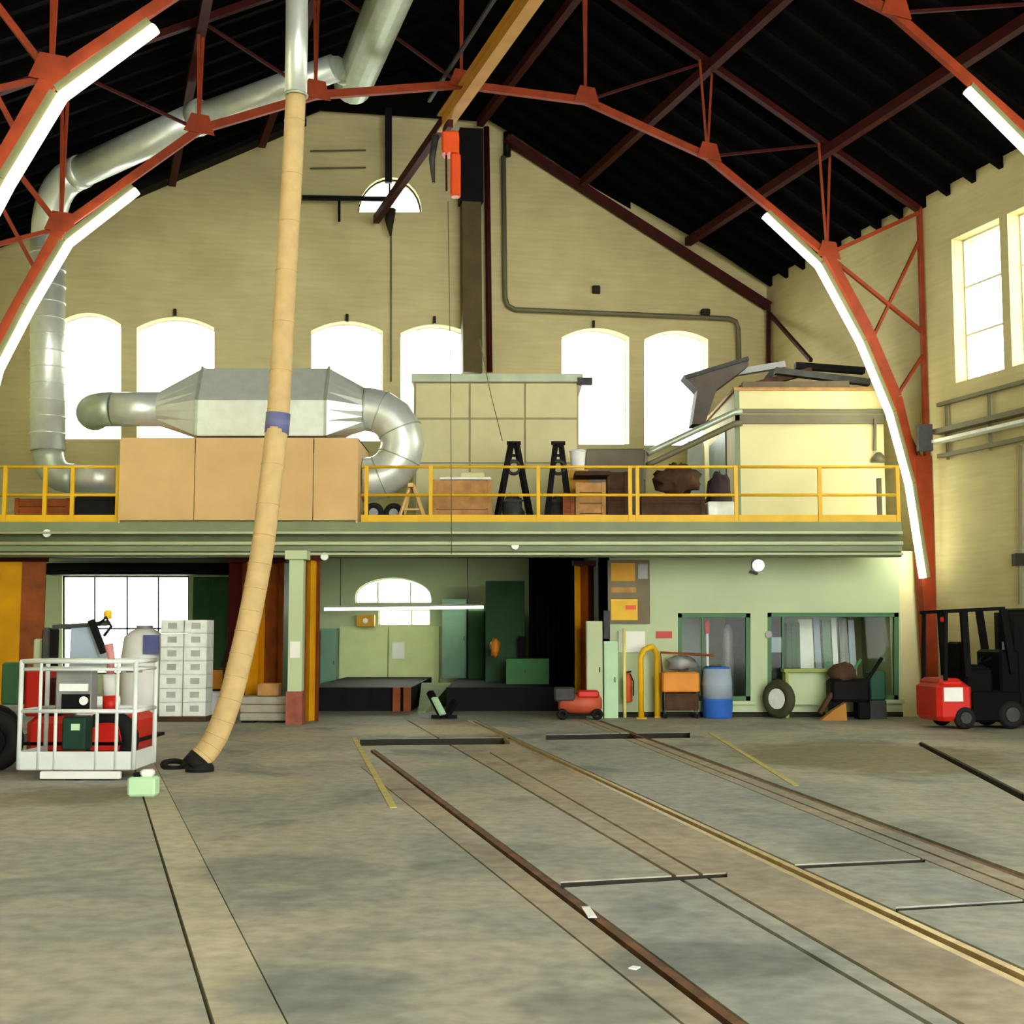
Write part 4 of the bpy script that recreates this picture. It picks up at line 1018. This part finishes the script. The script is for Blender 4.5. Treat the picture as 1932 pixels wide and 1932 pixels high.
# red trolley
rt = ground(1096, 1359)
rr = thing('red_compressor', (rt.x, rt.y, 0), 'low red compressor trolley on the floor by the corner', 'compressor')
MB().tube([(rt.x-.42, rt.y+.3, .30), (rt.x-.36, rt.y+.3, .30), (rt.x+.36, rt.y+.3, .30), (rt.x+.42, rt.y+.3, .30)], [.10,.2,.2,.10], 16).build('tank', mat('faded_red', (186, 84, 56), .5, var=.2), rr)
MB().cbox((rt.x-.05, rt.y+.1, .42), (rt.x+.36, rt.y+.45, .56), .03).build('motor', REDM, rr)
MB().cbox((rt.x-.5, rt.y+.1, .35), (rt.x-.1, rt.y+.4, .62), .03).build('pump', DGREY, rr)
for s in (-.35, .32):
    MB().torus((rt.x+s, rt.y+.06, .11), .075, .035, axis=(0,1,0), n=14, k=6).build('wheel', RUBBER, rr)
MB().box((rt.x-.4, rt.y+.1, .08), (rt.x+.4, rt.y+.5, .12)).build('base_frame', SOOT, rr)
# fire extinguisher, yellow hoop, pole
fe = ground(1180, 1350); fx_ = (fe.x, 26.42)
ex = thing('fire_extinguisher', (fe.x, 26.35, .28), 'red fire extinguisher hung beside the yellow hoop guard', 'fire extinguisher')
MB().lathe((fe.x, 26.42, .30), [(0,.07),(.02,.09),(.45,.09),(.52,.04),(.58,.03)], 14).build('cylinder', mat('orange_red', (206, 88, 46), .45), ex)
MB().bar((fe.x-.05, 26.42, .88), (fe.x+.07, 26.42, .90), .03).build('lever', SOOT, ex); MB().tube([(fe.x+.04, 26.4, .86), (fe.x+.11, 26.38, .7), (fe.x+.10, 26.38, .42)], .012, 6).build('hose', RUBBER, ex)
MB().box((fe.x-.03, 26.5, .5), (fe.x+.03, 26.57, .75)).build('wall_hook', DGREY, ex)
yp = ground(1173, 1350); MB().tube([(yp.x, 26.3, 0), (yp.x, 26.3, 1.75)], .035, 10).build('pole', mat('pale_yellow_paint', (232, 222, 140), .5), None, 'pale yellow pole standing before the white sign', 'pole')
hg = ground(1198, 1353)
hx0, hx1 = ground(1205,1353).x, ground(1238,1353).x; hy = 26.0
hz = atY(1220, 1221, hy).z
hoop = [(hx0, hy, 0), (hx0, hy, hz-.2), (hx0+.06, hy, hz-.06), (hx0+.2, hy, hz), (hx1-.1, hy+.2, hz), (hx1, hy+.3, hz-.12), (hx1, hy+.3, 0)]
hh_ = thing('hoop_guard', (hx0, hy, 0), 'bright yellow tubular hoop guard against the green wall', 'guard')
MB().tube(hoop, .06, 10).build('hoop', YEL, hh_); MB().box((hx0-.1, hy-.1, 0), (hx0+.1, hy+.1, .03)).build('foot_plate', YELO, hh_); MB().box((hx1-.06, hy+.24, 0), (hx1+.06, hy+.36, .03)).build('foot_plate', YELO, hh_)
# orange cart and blue drum
oc = ground(1284, 1347); y_ = 26.0
oo = thing('tool_cart', (oc.x, y_, 0), 'orange steel tool cart beside the blue drum', 'cart')
lo, hi = frame_box(1250, 1268, 1320, 1306, y_, .5)
MB().cbox((lo.x, y_, lo.z), (hi.x, y_+.45, hi.z), .03).build('tray', ORNG, oo)
MB().cbox((lo.x+.05, y_+.02, .16), (hi.x-.02, y_+.42, lo.z-.02), .02).build('lower_box', DKWOOD, oo)
for x in (lo.x+.05, hi.x-.05):
    for y in (y_+.05, y_+.4):
        MB().bar((x, y, .08), (x, y, hi.z), .03).build('leg', DGREY, oo); MB().torus((x, y, .055), .035, .02, axis=(0,1,0), n=12, k=6).build('castor', RUBBER, oo)
MB().tube([(lo.x, y_+.1, hi.z), (lo.x-.02, y_+.1, hi.z+.38), (hi.x+.3, y_+.1, hi.z+.32)], .025, 8).build('push_rail', RUSTO, oo)
MB().blob((lo.x+.4, y_+.22, hi.z+.17), .28, .16, .14, .3, 12, 8, 6).build('parts_heap', GREY, None, 'heap of grey parts lying in the orange cart', 'parts')
bd = ground(1350, 1349); zt = atY(1350, 1258, 26.0).z
dm = thing('drum', (bd.x*26.2/bd.y, 26.2, 0), 'blue plastic drum with a whitish upper wrap', 'drum')
bx = (1350-966)/F*26.25
MB().lathe((bx, 26.25, 0), [(0,.27),(.03,.29),(.34,.30),(.36,.31),(.38,.30)], 22).build('drum_body', BLUE, dm)
MB().lathe((bx, 26.25, .38), [(0,.295),(.26,.295),(.28,.305),(.30,.295),(zt-.38-.04,.27)], 22).build('upper_wrap', LBLUE, dm)
MB().lathe((bx, 26.25, zt-.04), [(0,.26),(.04,.22)], 22).build('lid', BLUE, dm)
# workshop interior things
for i, (x0, x1, y0, y1, m, d) in enumerate(((1512,1538,1168,1262,OFFW,'cream'), (1540,1552,1165,1262,LBLUE,'narrow pale blue'), (1556,1572,1170,1262,TEAL,'teal'), (1574,1584,1166,1262,OFFW,'thin white'), (1588,1604,1166,1262,GREY,'steel grey'), (1606,1618,1170,1262,LBLUE,'broad blue-grey'))):
    lo, hi = frame_box(x0, y0, x1, y1, 27.6 + .05*i, .04); lo.z = .02
    MB().prism([(lo.x, lo.y, .0), (hi.x, lo.y, .0), (hi.x, lo.y+.25, hi.z), (lo.x, lo.y+.25, hi.z)], (0,.03,0)).build('upright_board', m, None, '%s upright board leaning inside the wide workshop window' % d, 'board', 'boards inside the workshop')
cab(1450, 1160, 1476, 1262, 27.6, .4, SOOT, 'dark locker behind the wide workshop window edge', doors=1)
MB().box(*frame_box(1449, 1202, 1475, 1231, 27.1, .05)).build('hung_panel', LBLUE, None, 'pale blue panel hung behind the wide workshop window', 'panel')
cab(1484, 1175, 1510, 1262, 27.7, .3, GREEND, 'dark green rack behind the wide workshop window', doors=3)
cab(1282, 1165, 1322, 1330, 27.8, .5, mat('slate_grey', (104, 116, 106), .6), 'slate grey locker inside the small workshop window', doors=1)
pq = atY(1372, 1190, 27.5); MB().tube([(pq.x, 27.5, 0), (pq.x, 27.5, 1.7), (pq.x+.03, 27.5, 1.85)], [.12,.12,.03], 12).build('gas_bottle', GREY, None, 'tall grey gas bottle inside the small workshop window', 'gas bottle')
wp = atY(1334, 1190, 27.3); t = thing('safety_post', (wp.x, 27.3, 0), 'red and white post inside the small workshop window', 'post')
MB().tube([(wp.x, 27.3, 0), (wp.x, 27.3, 1.65)], .03, 8).build('post_shaft', WHITE, t); MB().lathe((wp.x, 27.3, 1.65), [(0,.05),(.2,.07),(.28,.04)], 10).build('post_head', REDM, t)
MB().lathe((ong(1412,1197).x+.4, YG, ong(1412,1197).z), [(0,.06),(-.05,.07)], 12, axis=(0,1,0)).build('push_button', GREY, None, 'grey push button between the two workshop windows', 'switch')
# tyre, bench, dark machine before the wide window
ty = (1465-966)/F*26.1
tt = thing('tyre', (ty, 26.1, 0), 'upright tyre with white hub at the end of the bench', 'tyre')
MB().torus((ty, 26.1, .38), .28, .10, axis=(1,.8,0), n=22, k=8).build('tread', mat('dusty_rubber', (66, 66, 44), .85), tt)
MB().lathe((ty-.06, 26.05, .38), [(0,.2),(.12,.2)], 16, axis=(1,.8,0)).build('hub', OFFW, tt)
bn = thing('work_bench', ((1525-966)/F*26.2, 26.2, 0), 'olive green bench under the wide workshop window', 'bench')
lo, hi = frame_box(1480, 1262, 1572, 1345, 26.22, .3)
OLV = mat('olive_green_paint', (150, 164, 84), .6, var=.12)
MB().box((lo.x, 26.22, hi.z-.06), (hi.x, 26.55, hi.z)).build('bench_top', OLV, bn)
MB().box((lo.x+.05, 26.40, .25), (hi.x-.05, 26.44, hi.z-.06)).build('back_panel', GREENW, bn)
for x in (lo.x+.06, hi.x-.06):
    for y in (26.27, 26.5): MB().bar((x, y, 0), (x, y, hi.z-.06), .06).build('leg', OLV, bn)
mc = thing('grinding_machine', ((1600-966)/F*25.9, 25.9, 0), 'black bulky machine with levers before the wide window', 'machine')
mx0 = (1600-966)/F*25.9
for dx in (-.28, .22): MB().cbox((mx0+dx-.12, 25.75, 0), (mx0+dx+.12, 26.15, .35), .03).build('foot', SOOT, mc)
MB().cbox((mx0-.42, 25.72, .33), (mx0+.34, 26.2, .78), .06).build('main_body', SOOT, mc)
MB().blob((mx0-.12, 25.95, .86), .28, .22, .22, .2, 14, 8, 11).build('motor_head', DKWOOD, mc)
MB().bar((mx0+.3, 25.9, .7), (mx0+.62, 25.9, 1.18), .06).build('lever', SOOT, mc); MB().bar((mx0-.4, 25.8, .5), (mx0-.66, 25.72, .12), .09, .07).build('stay', DKWOOD, mc)
MB().bar((mx0+.05, 25.95, .9), (mx0+.22, 25.95, 1.15), .05).build('lever', GRN, mc)
gc = (1636-966)/F*26.0; MB().cbox((gc-.02, 25.95, .35), (gc+.30, 26.3, .92), .03).build('bin', mat('bottle_green', (24, 80, 56), .5), None, 'bottle green bin beside the black machine', 'bin')
MB().box((gc-.02, 25.95, 0), (gc+.30, 26.3, .35)).build('bin_stand', DGREY, None, 'dark stand under the bottle green bin', 'stand')
yw = ground(1525, 1347); wed = MB().prism([(yw.x-.25, 25.4, 0), (yw.x+.25, 25.4, 0), (yw.x+.23, 25.4, .34), (yw.x+.0, 25.4, .2)], (0,.2,0)).build('timber_wedge', mat('ochre_timber', (170, 118, 48), .7), None, 'ochre timber wedge on the floor under the bench', 'wedge')

# ================================================================== FORKLIFT
fk = ground(1839, 1374)
FK = thing('forklift', (fk.x, fk.y+.2, 0), 'red and black counterbalance forklift parked at side wall', 'forklift')
ang = math.radians(6)
FM = Matrix.Translation(Vector((fk.x, fk.y+.2, 0))) @ Matrix.Rotation(ang, 4, 'Z')
def fb(lo, hi, name, m, par=None, c=0.0):
    b = MB()
    if c: b.cbox(lo, hi, c, FM)
    else: b.box(lo, hi, FM)
    return b.build(name, m, par or FK)
def fpt(*p): return FM @ Vector(p)
BLK = mat('forklift_black', (6, 6, 7), .7, var=.2, spec=.1)
fb((-.80,-.5,.14), (-.16,.5,.80), 'counterweight', REDM, None, .08)
fb((-.74,-.46,.72), (-.30,.46,.87), 'counterweight_cap', REDM, None, .06)
fb((-.70,-.52,.48), (-.36,-.50,.72), 'data_plate', WHITE)
fb((-.20,-.48,.12), (.72,.48,.66), 'chassis', BLK, None, .04)
fb((-.28,-.44,.5), (.24,.44,1.05), 'engine_hood', BLK, None, .05)
fb((-.22,-.25,1.0), (.20,.25,1.1), 'seat_base', BLK, None, .03); fb((-.30,-.27,1.0), (-.16,.27,1.5), 'seat_back', BLK, None, .04)
fb((.36,-.45,.5), (.72,.47,1.36), 'front_cowl', BLK, None, .04)
MB().tube([fpt(.50,0,1.0), fpt(.36,0,1.2)], .03, 8).build('steering_column', BLK, FK)
MB().torus(fpt(.34,0,1.22), .16, .018, axis=FM.to_3x3() @ Vector((-.6,0,.8)), n=18, k=6).build('steering_wheel', BLK, FK)
for y in (-.46, .46):
    MB().bar(fpt(-.64,y,.84), fpt(-.60,y,2.02), .06, .06).build('guard_post', BLK, FK)
    MB().bar(fpt(.58,y,.95), fpt(.44,y,2.06), .11, .11).build('guard_post', BLK, FK)
    MB().bar(fpt(-.24,y,.9), fpt(-.28,y,2.05), .11, .11).build('guard_post', BLK, FK)
    MB().bar(fpt(-.66,y,2.02), fpt(.46,y,2.08), .08, .06).build('guard_side', BLK, FK)
for k in range(6):
    x = -.64 + k*.21; MB().bar(fpt(x,-.46,2.03+k*.01), fpt(x,.46,2.03+k*.01), .05, .04).build('guard_slat', BLK, FK)
for y in (-.30, .30):
    MB().bar(fpt(.78,y,.06), fpt(.78,y,2.02), .20, .18).build('mast_upright', BLK, FK)
    MB().bar(fpt(.88,y*.75,.1), fpt(.88,y*.75,1.96), .11, .12).build('inner_upright', BLK, FK)
    MB().tube([fpt(.74,y*.5,.1), fpt(.74,y*.5,1.5)], .04, 10).build('lift_cylinder', GREY, FK)
for z in (.3, 1.1, 1.98): MB().bar(fpt(.78,-.36,z), fpt(.78,.36,z), .08, .08).build('mast_crosshead', BLK, FK)
for z in (.18, .55): MB().bar(fpt(.98,-.40,z), fpt(.98,.40,z), .05, .10).build('carriage_plate', BLK, FK)
for k in range(5): MB().bar(fpt(.98,-.36+k*.18,.55), fpt(.98,-.36+k*.18,1.3), .06).build('load_guard_bar', BLK, FK)
for y in (-.28, .28):
    g = MB(); g.bar(fpt(1.03,y,.05), fpt(1.03,y,.6), .10, .05); g.bar(fpt(1.03,y,.06), fpt(1.08,y,.05), .10, .035); g.build('fork', DGREY, FK)
def wheel(x, y, r, w):
    ax = FM.to_3x3() @ Vector((0,1,0)); t = MB().torus(fpt(x,y,r), r*.68, r*.32, axis=ax, n=22, k=8).build('wheel', RUBBER, FK)
    MB().lathe(fpt(x,y-w*.4,r), [(0,r*.5),(w*.8,r*.5)], 14, axis=ax).build('hub', DGREY, t)
for y in (-.46, .46): wheel(.52, y, .25, .2); wheel(-.32, y, .20, .18)
MB().lathe(fpt(-.62,-.40,1.93), [(0,.05),(-.08,.06)], 10).build('rear_lamp', REDM, FK)
MB().lathe(fpt(-.62,-.42,1.15), [(0,.06),(.12,.06)], 10).build('beacon', BLK, FK)
wr0, wr1 = onright(1906, 1300).dot(AX), onright(1990, 1300).dot(AX)
rk = thing('storage_rack', HW(UR-.06, (wr0+wr1)/2, .1), 'shallow dark green wall rack beyond the forklift mast', 'rack')
MB().prism([HW(UR-.02, wr0, .1), HW(UR-.02, wr1, .1), HW(UR-.02, wr1, 2.1), HW(UR-.02, wr0, 2.1)], CR*-.03).build('rack_back', GREEND, rk)
for z in (.15, .75, 1.35, 2.05): MB().bar(HW(UR-.055, wr0, z), HW(UR-.055, wr1, z), .07, .05).build('rack_shelf', SOOT, rk)
for w_ in (wr0, wr1): MB().bar(HW(UR-.055, w_, .1), HW(UR-.055, w_, 2.1), .06, .07).build('rack_side', SOOT, rk)
for k, (z, h_, m_) in enumerate(((.78, .35, OFFW), (1.38, .4, SOOT), (.2, .4, GREEND))):
    c_ = HW(UR-.1, wr0 + (wr1-wr0)*.18, z); MB().box((c_.x+.0, c_.y-.10, z), (c_.x+.06, c_.y+.1, z+h_)).build('rack_bin', m_, rk)

# ================================================================== BOOM LIFT
YB = 15.0
bl_ = thing('boom_lift', (-5.0, YB, 0), 'white caged boom lift platform with red machine behind', 'boom lift')
CAGE = mat('cage_white_enamel', (214, 222, 216), .45, var=.08)
lo, hi = frame_box(38, 1248, 254, 1452, YB, .85)
z_t, z_m, z_k, z_b = hi.z, atY(140,1342,YB).z, atY(140,1418,YB).z, lo.z
def rr4(z, r, nm, zz2=None):
    for p, q in (((lo.x,lo.y),(hi.x,lo.y)), ((hi.x,lo.y),(hi.x,hi.y)), ((hi.x,hi.y),(lo.x,hi.y)), ((lo.x,hi.y),(lo.x,lo.y))):
        MB().tube([(p[0],p[1],z), (q[0],q[1],z)], r, 8).build(nm, CAGE, bl_)
rr4(z_t, .026, 'top_rail'); rr4(z_t-.09, .018, 'grab_rail'); rr4(z_m, .024, 'mid_rail')
for x in (lo.x, lo.x+.22, lo.x+.40, hi.x-.42, hi.x-.20, hi.x):
    w = .028 if x in (lo.x, hi.x) else .02
    MB().tube([(x, lo.y, z_b), (x, lo.y, z_t if x in (lo.x, hi.x) or abs(x-lo.x-.22) < .01 or abs(x-hi.x+.2) < .01 else z_m)], w, 8).build('cage_post', CAGE, bl_)
    if x in (lo.x, hi.x): MB().tube([(x, hi.y, z_b), (x, hi.y, z_t)], w, 8).build('cage_post', CAGE, bl_)
for p, q in (((lo.x,lo.y-.01),(hi.x,lo.y+.01)), ((lo.x-.01,lo.y),(lo.x+.01,hi.y)), ((hi.x-.01,lo.y),(hi.x+.01,hi.y))):
    MB().box((p[0],p[1],z_b), (q[0],q[1],z_k)).build('toe_plate', CAGE, bl_)
MB().box((lo.x, lo.y, z_b-.01), (hi.x, hi.y, z_b+.03)).build('basket_floor', GREY, bl_)
l2, h2 = frame_box(74, 1456, 226, 1470, YB-.06, .08); MB().cbox(l2, h2, .01).build('entry_step', WHITE, bl_)
l2, h2 = frame_box(124, 1468, 148, 1480, YB, .1); l2.z = .0; MB().box(l2, h2).build('foot_pad', SOOT, bl_)
for x in (95, 205): q = atY(x, 1462, YB); MB().bar((q.x, YB+.2, .0), (q.x, YB+.2, z_b), .06).build('support_leg', DGREY, bl_)
cb_ = MB().cbox(*frame_box(104, 1262, 172, 1342, YB+.12, .25), .02).build('control_console', GREY, bl_)
MB().box(*frame_box(112, 1290, 165, 1304, YB+.09, .03)).build('console_panel', OFFW, cb_)
MB().box(*frame_box(116, 1310, 168, 1340, YB+.09, .03)).build('console_switches', SOOT, cb_)
q = atY(158, 1322, YB+.05); MB().lathe((q.x, YB+.09, q.z), [(0,.04),(-.05,.05)], 12, axis=(0,1,0)).build('joystick', WHITE, cb_)
tb = MB().cbox(*frame_box(116, 1352, 160, 1416, YB+.1, .3), .02).build('tool_box', mat('deep_green_plastic', (18, 54, 40), .5), bl_)
MB().box(*frame_box(134, 1366, 150, 1378, YB+.08, .02)).build('tool_box_label', MINT, tb)
# red base machine behind the basket
MB().cbox(*frame_box(46, 1352, 235, 1428, YB+1.0, 1.5), .08).build('turret_hood', REDM, bl_)
MB().cbox(*frame_box(44, 1262, 78, 1352, YB+1.05, 1.0), .04).build('side_hood', REDM, bl_)
MB().cbox(*frame_box(80, 1280, 108, 1352, YB+1.1, .8), .04).build('engine_cover', DKRED, bl_)
l2, h2 = frame_box(-30, 1400, 240, 1440, YB+1.0, 1.7); l2.z = .3; MB().box(l2, h2).build('chassis', SOOT, bl_)
for x, yy in ((0, YB+.9), (215, YB+1.1), (0, YB+2.4), (215, YB+2.6)):
    X = (x-966)/F*yy; w_ = MB().torus((X, yy, .36), .25, .11, axis=(0,1,0), n=22, k=8).build('wheel', RUBBER, bl_); MB().lathe((X, yy-.09, .36), [(0,.16),(.18,.16)], 14, axis=(0,1,0)).build('wheel_hub', SOOT, w_)
for x0, y0, x1, y1, Y, m, nm in ((2,1250,34,1330,YB+1.0,GREEND,'battery_cover'), (78,1185,96,1262,YB+1.3,SOOT,'mast_post'), (62,1205,78,1262,YB+1.4,GREENW,'side_panel')):
    MB().cbox(*frame_box(x0, y0, x1, y1, Y, .3), .02).build(nm, m, bl_)
MB().prism([atY(130,1262,YB+1.2), atY(192,1262,YB+1.2), atY(166,1182,YB+1.2), atY(134,1182,YB+1.2)], (0,.4,0)).build('boom_section', LBLUE, bl_)
MB().bar(atY(100,1183,YB+1.2), atY(208,1176,YB+1.2), .05).build('linkage', DGREY, bl_)
MB().bar(atY(172,1170,YB+1.15), atY(196,1232,YB+1.15), .09, .07).build('linkage', SOOT, bl_)
MB().tube([atY(196,1200,YB+1.1), atY(210,1182,YB+1.1), atY(200,1165,YB+1.1), atY(186,1178,YB+1.1)], .02, 8).build('hydraulic_hose', RUBBER, bl_)
MB().bar(atY(88,1184,YB+1.2), atY(86,1262,YB+1.2), .06).build('linkage', DGREY, bl_)
q = atY(203, 1168, YB+1.2); MB().lathe(q, [(0,.045),(.08,.05),(.11,.03)], 12).build('beacon', YEL, bl_)
MB().bar(atY(160,1178,YB+1.2), atY(203,1172,YB+1.2), .03).build('beacon_arm', DGREY, bl_)
sp_ = atY(208, 1350, YB+.5); 
MB().tube([atY(208,1346,YB+.5), atY(208,1312,YB+.5)], .085, 12).build('canister_base', REDM, bl_, label='red lower half of canister'); MB().tube([atY(208,1312,YB+.5), atY(208,1272,YB+.5)], .085, 12).build('canister_top', WHITE, bl_, label='white upper half of canister')
MB().tube([atY(208,1272,YB+.5), atY(210,1240,YB+.5), atY(205,1215,YB+.5)], [.05,.04,.05], 10).build('canister_neck', mat('pink_red_plastic', (196, 130, 126), .5), bl_)
MB().tube([atY(238,1266,YB+.1), atY(268,1266,YB+.1)], .016, 8).build('gate_handle', GREY, bl_)

# ================================================================== EXHAUST HOSE
eh = thing('exhaust_hose', ground(350, 1458), 'tall tan fabric exhaust hose hanging from the roof', 'exhaust hose')
bg = ground(365, 1452)
# hangs almost plumb and is drawn out to the floor at its foot
H0 = [(560,-160,16.7), (560,60,16.7), (558,180,16.7), (551,330,16.7), (542,480,16.7), (533,640,16.7), (524,790,16.6), (508,930,16.5), (496,1030,16.4), (482,1110,16.35), (468,1180,16.3), (452,1250,16.2), (434,1320,16.1), (412,1380,16.05), (394,1412,16.0), (374,1436,15.95)]
pts = [atY(x, y, Y) for x, y, Y in H0]
def spline(P, n=5):
    out = []
    for i in range(len(P)-1):
        p0 = P[max(i-1,0)]; p1 = P[i]; p2 = P[i+1]; p3 = P[min(i+2,len(P)-1)]
        for k in range(n):
            t = k/n; out.append(.5*((2*p1) + (p2-p0)*t + (2*p0-5*p1+4*p2-p3)*t*t + (3*p1-p0-3*p2+p3)*t**3))
    return out + [P[-1]]
lo_p = spline(pts[2:], 5)
MB().tube(pts[:2] + [pts[2]], .145, 18).build('steel_drop_pipe', GALV, eh, label='pale galvanised upper pipe')
rs = [.13 + .012*min(1, i/20) for i in range(len(lo_p))]
MB().tube(lo_p, rs, 18).build('fabric_hose', HOSE, eh)
for k in (0,):
    c = pts[2]; MB().torus(c, .145, .02, n=20, k=8).build('coupling_ring', GALVD, eh)
for k in range(2, len(lo_p)-3, 3):
    d = lo_p[k+1] - lo_p[k-1]; MB().torus(lo_p[k], rs[k]+.002, .006, axis=d, n=16, k=5).build('hose_rib', HOSE, eh)
b0, b1 = atY(525,780,16.6), atY(522,818,16.6)
MB().tube([b0, b1], .155, 18).build('clamp_band', mat('blue_band', (104, 108, 150), .5), eh, label='blue clamp band')
ng = lo_p[-1]
nzd = (lo_p[-1] - lo_p[-4]).normalized()
MB().tube([ng - nzd*.05, ng + nzd*.10], [.152, .150], 16).build('rubber_cuff', RUBBER, eh)
MB().lathe((ng.x+.02, ng.y, .0), [(0,.17),(.05,.17),(.10,.14)], 18).build('floor_nozzle', RUBBER, eh)
rg_ = ground(328, 1450); MB().torus((rg_.x, rg_.y, .045), .13, .035, axis=(.1,-.25,1), n=22, k=8).build('floor_collar', RUBBER, eh, label='black rubber ring on floor')
# mint box on floor
mg = ground(265, 1503)
mb_ = thing('floor_box', (mg.x, mg.y, 0), 'small mint green box with white lid on the floor', 'box')
MB().cbox((mg.x-.14, mg.y, 0), (mg.x+.14, mg.y+.2, .19), .02).build('box_body', MINT, mb_)
MB().cbox((mg.x-.03, mg.y+.05, .19), (mg.x+.10, mg.y+.17, .26), .02).build('white_cap', WHITE, mb_)
MB().box((mg.x-.09, mg.y+.05, .19), (mg.x-.03, mg.y+.15, .23)).build('black_latch', SOOT, mb_)

# ================================================================== RAILS AND FLOOR MARKS
def rail(a, b, label, w=.045, dx=0.0, m=RUST, polish=False):
    d = Vector((dx, 0, 0)); a = Vector((a.x, a.y, 0)) + d; b = Vector((b.x, b.y, 0)) + d
    t = thing('rail', (a+b)/2 - Vector((0,0,.3)), label, 'rail', 'rails sunk in the floor')
    MB().bar(a + Vector((0,0,-.03)), b + Vector((0,0,-.03)), w, .05).build('rail_head', POLI if polish else m, t)
    MB().bar(a + Vector((0,0,-.15)), b + Vector((0,0,-.15)), w*.4, .20).build('rail_web', m, t)
    MB().bar(a + Vector((0,0,-.28)), b + Vector((0,0,-.28)), w*1.6, .03).build('rail_foot', m, t)
rail(LR0, LR1, 'rusty rail starting at the yellow painted pit corner', .055, .02)
rail(CR0, CR1, 'shiny worn rail of the central pair, workshop side', .05, .055, POLI, True)
rail(CR0, CR1, 'shiny worn rail of the central pair, boom lift side', .05, -.06, POLI, True)
rail(RR0, RR1, 'rusty rail nearest the forklift', .055, -.015)
YP = mat('worn_yellow_line', (206, 190, 92), .7, col2=(166, 158, 112), scale=6)
for a, b, d in (((668,1392),(742,1524),'boom lift side of the pit'), ((1340,1383),(1502,1482),'forklift side of the pit')):
    p, q = ground(*a), ground(*b); MB().bar(p + Vector((0,0,.003)), q + Vector((0,0,.003)), .07, .006).build('floor_line', YP, None, 'worn yellow painted line along the ' + d, 'floor marking', 'yellow floor lines')
for a, b, d in (((1105,1712),(1118,1732),'white splash of paint beside the rusty rail'), ((1190,1826),(1204,1828),'small white paint fleck between rail and groove')):
    p, q = ground(*a), ground(*b); MB().bar(p + Vector((0,0,.003)), q + Vector((0,0,.003)), .05, .006).build('paint_fleck', WHITE, None, d, 'paint mark')
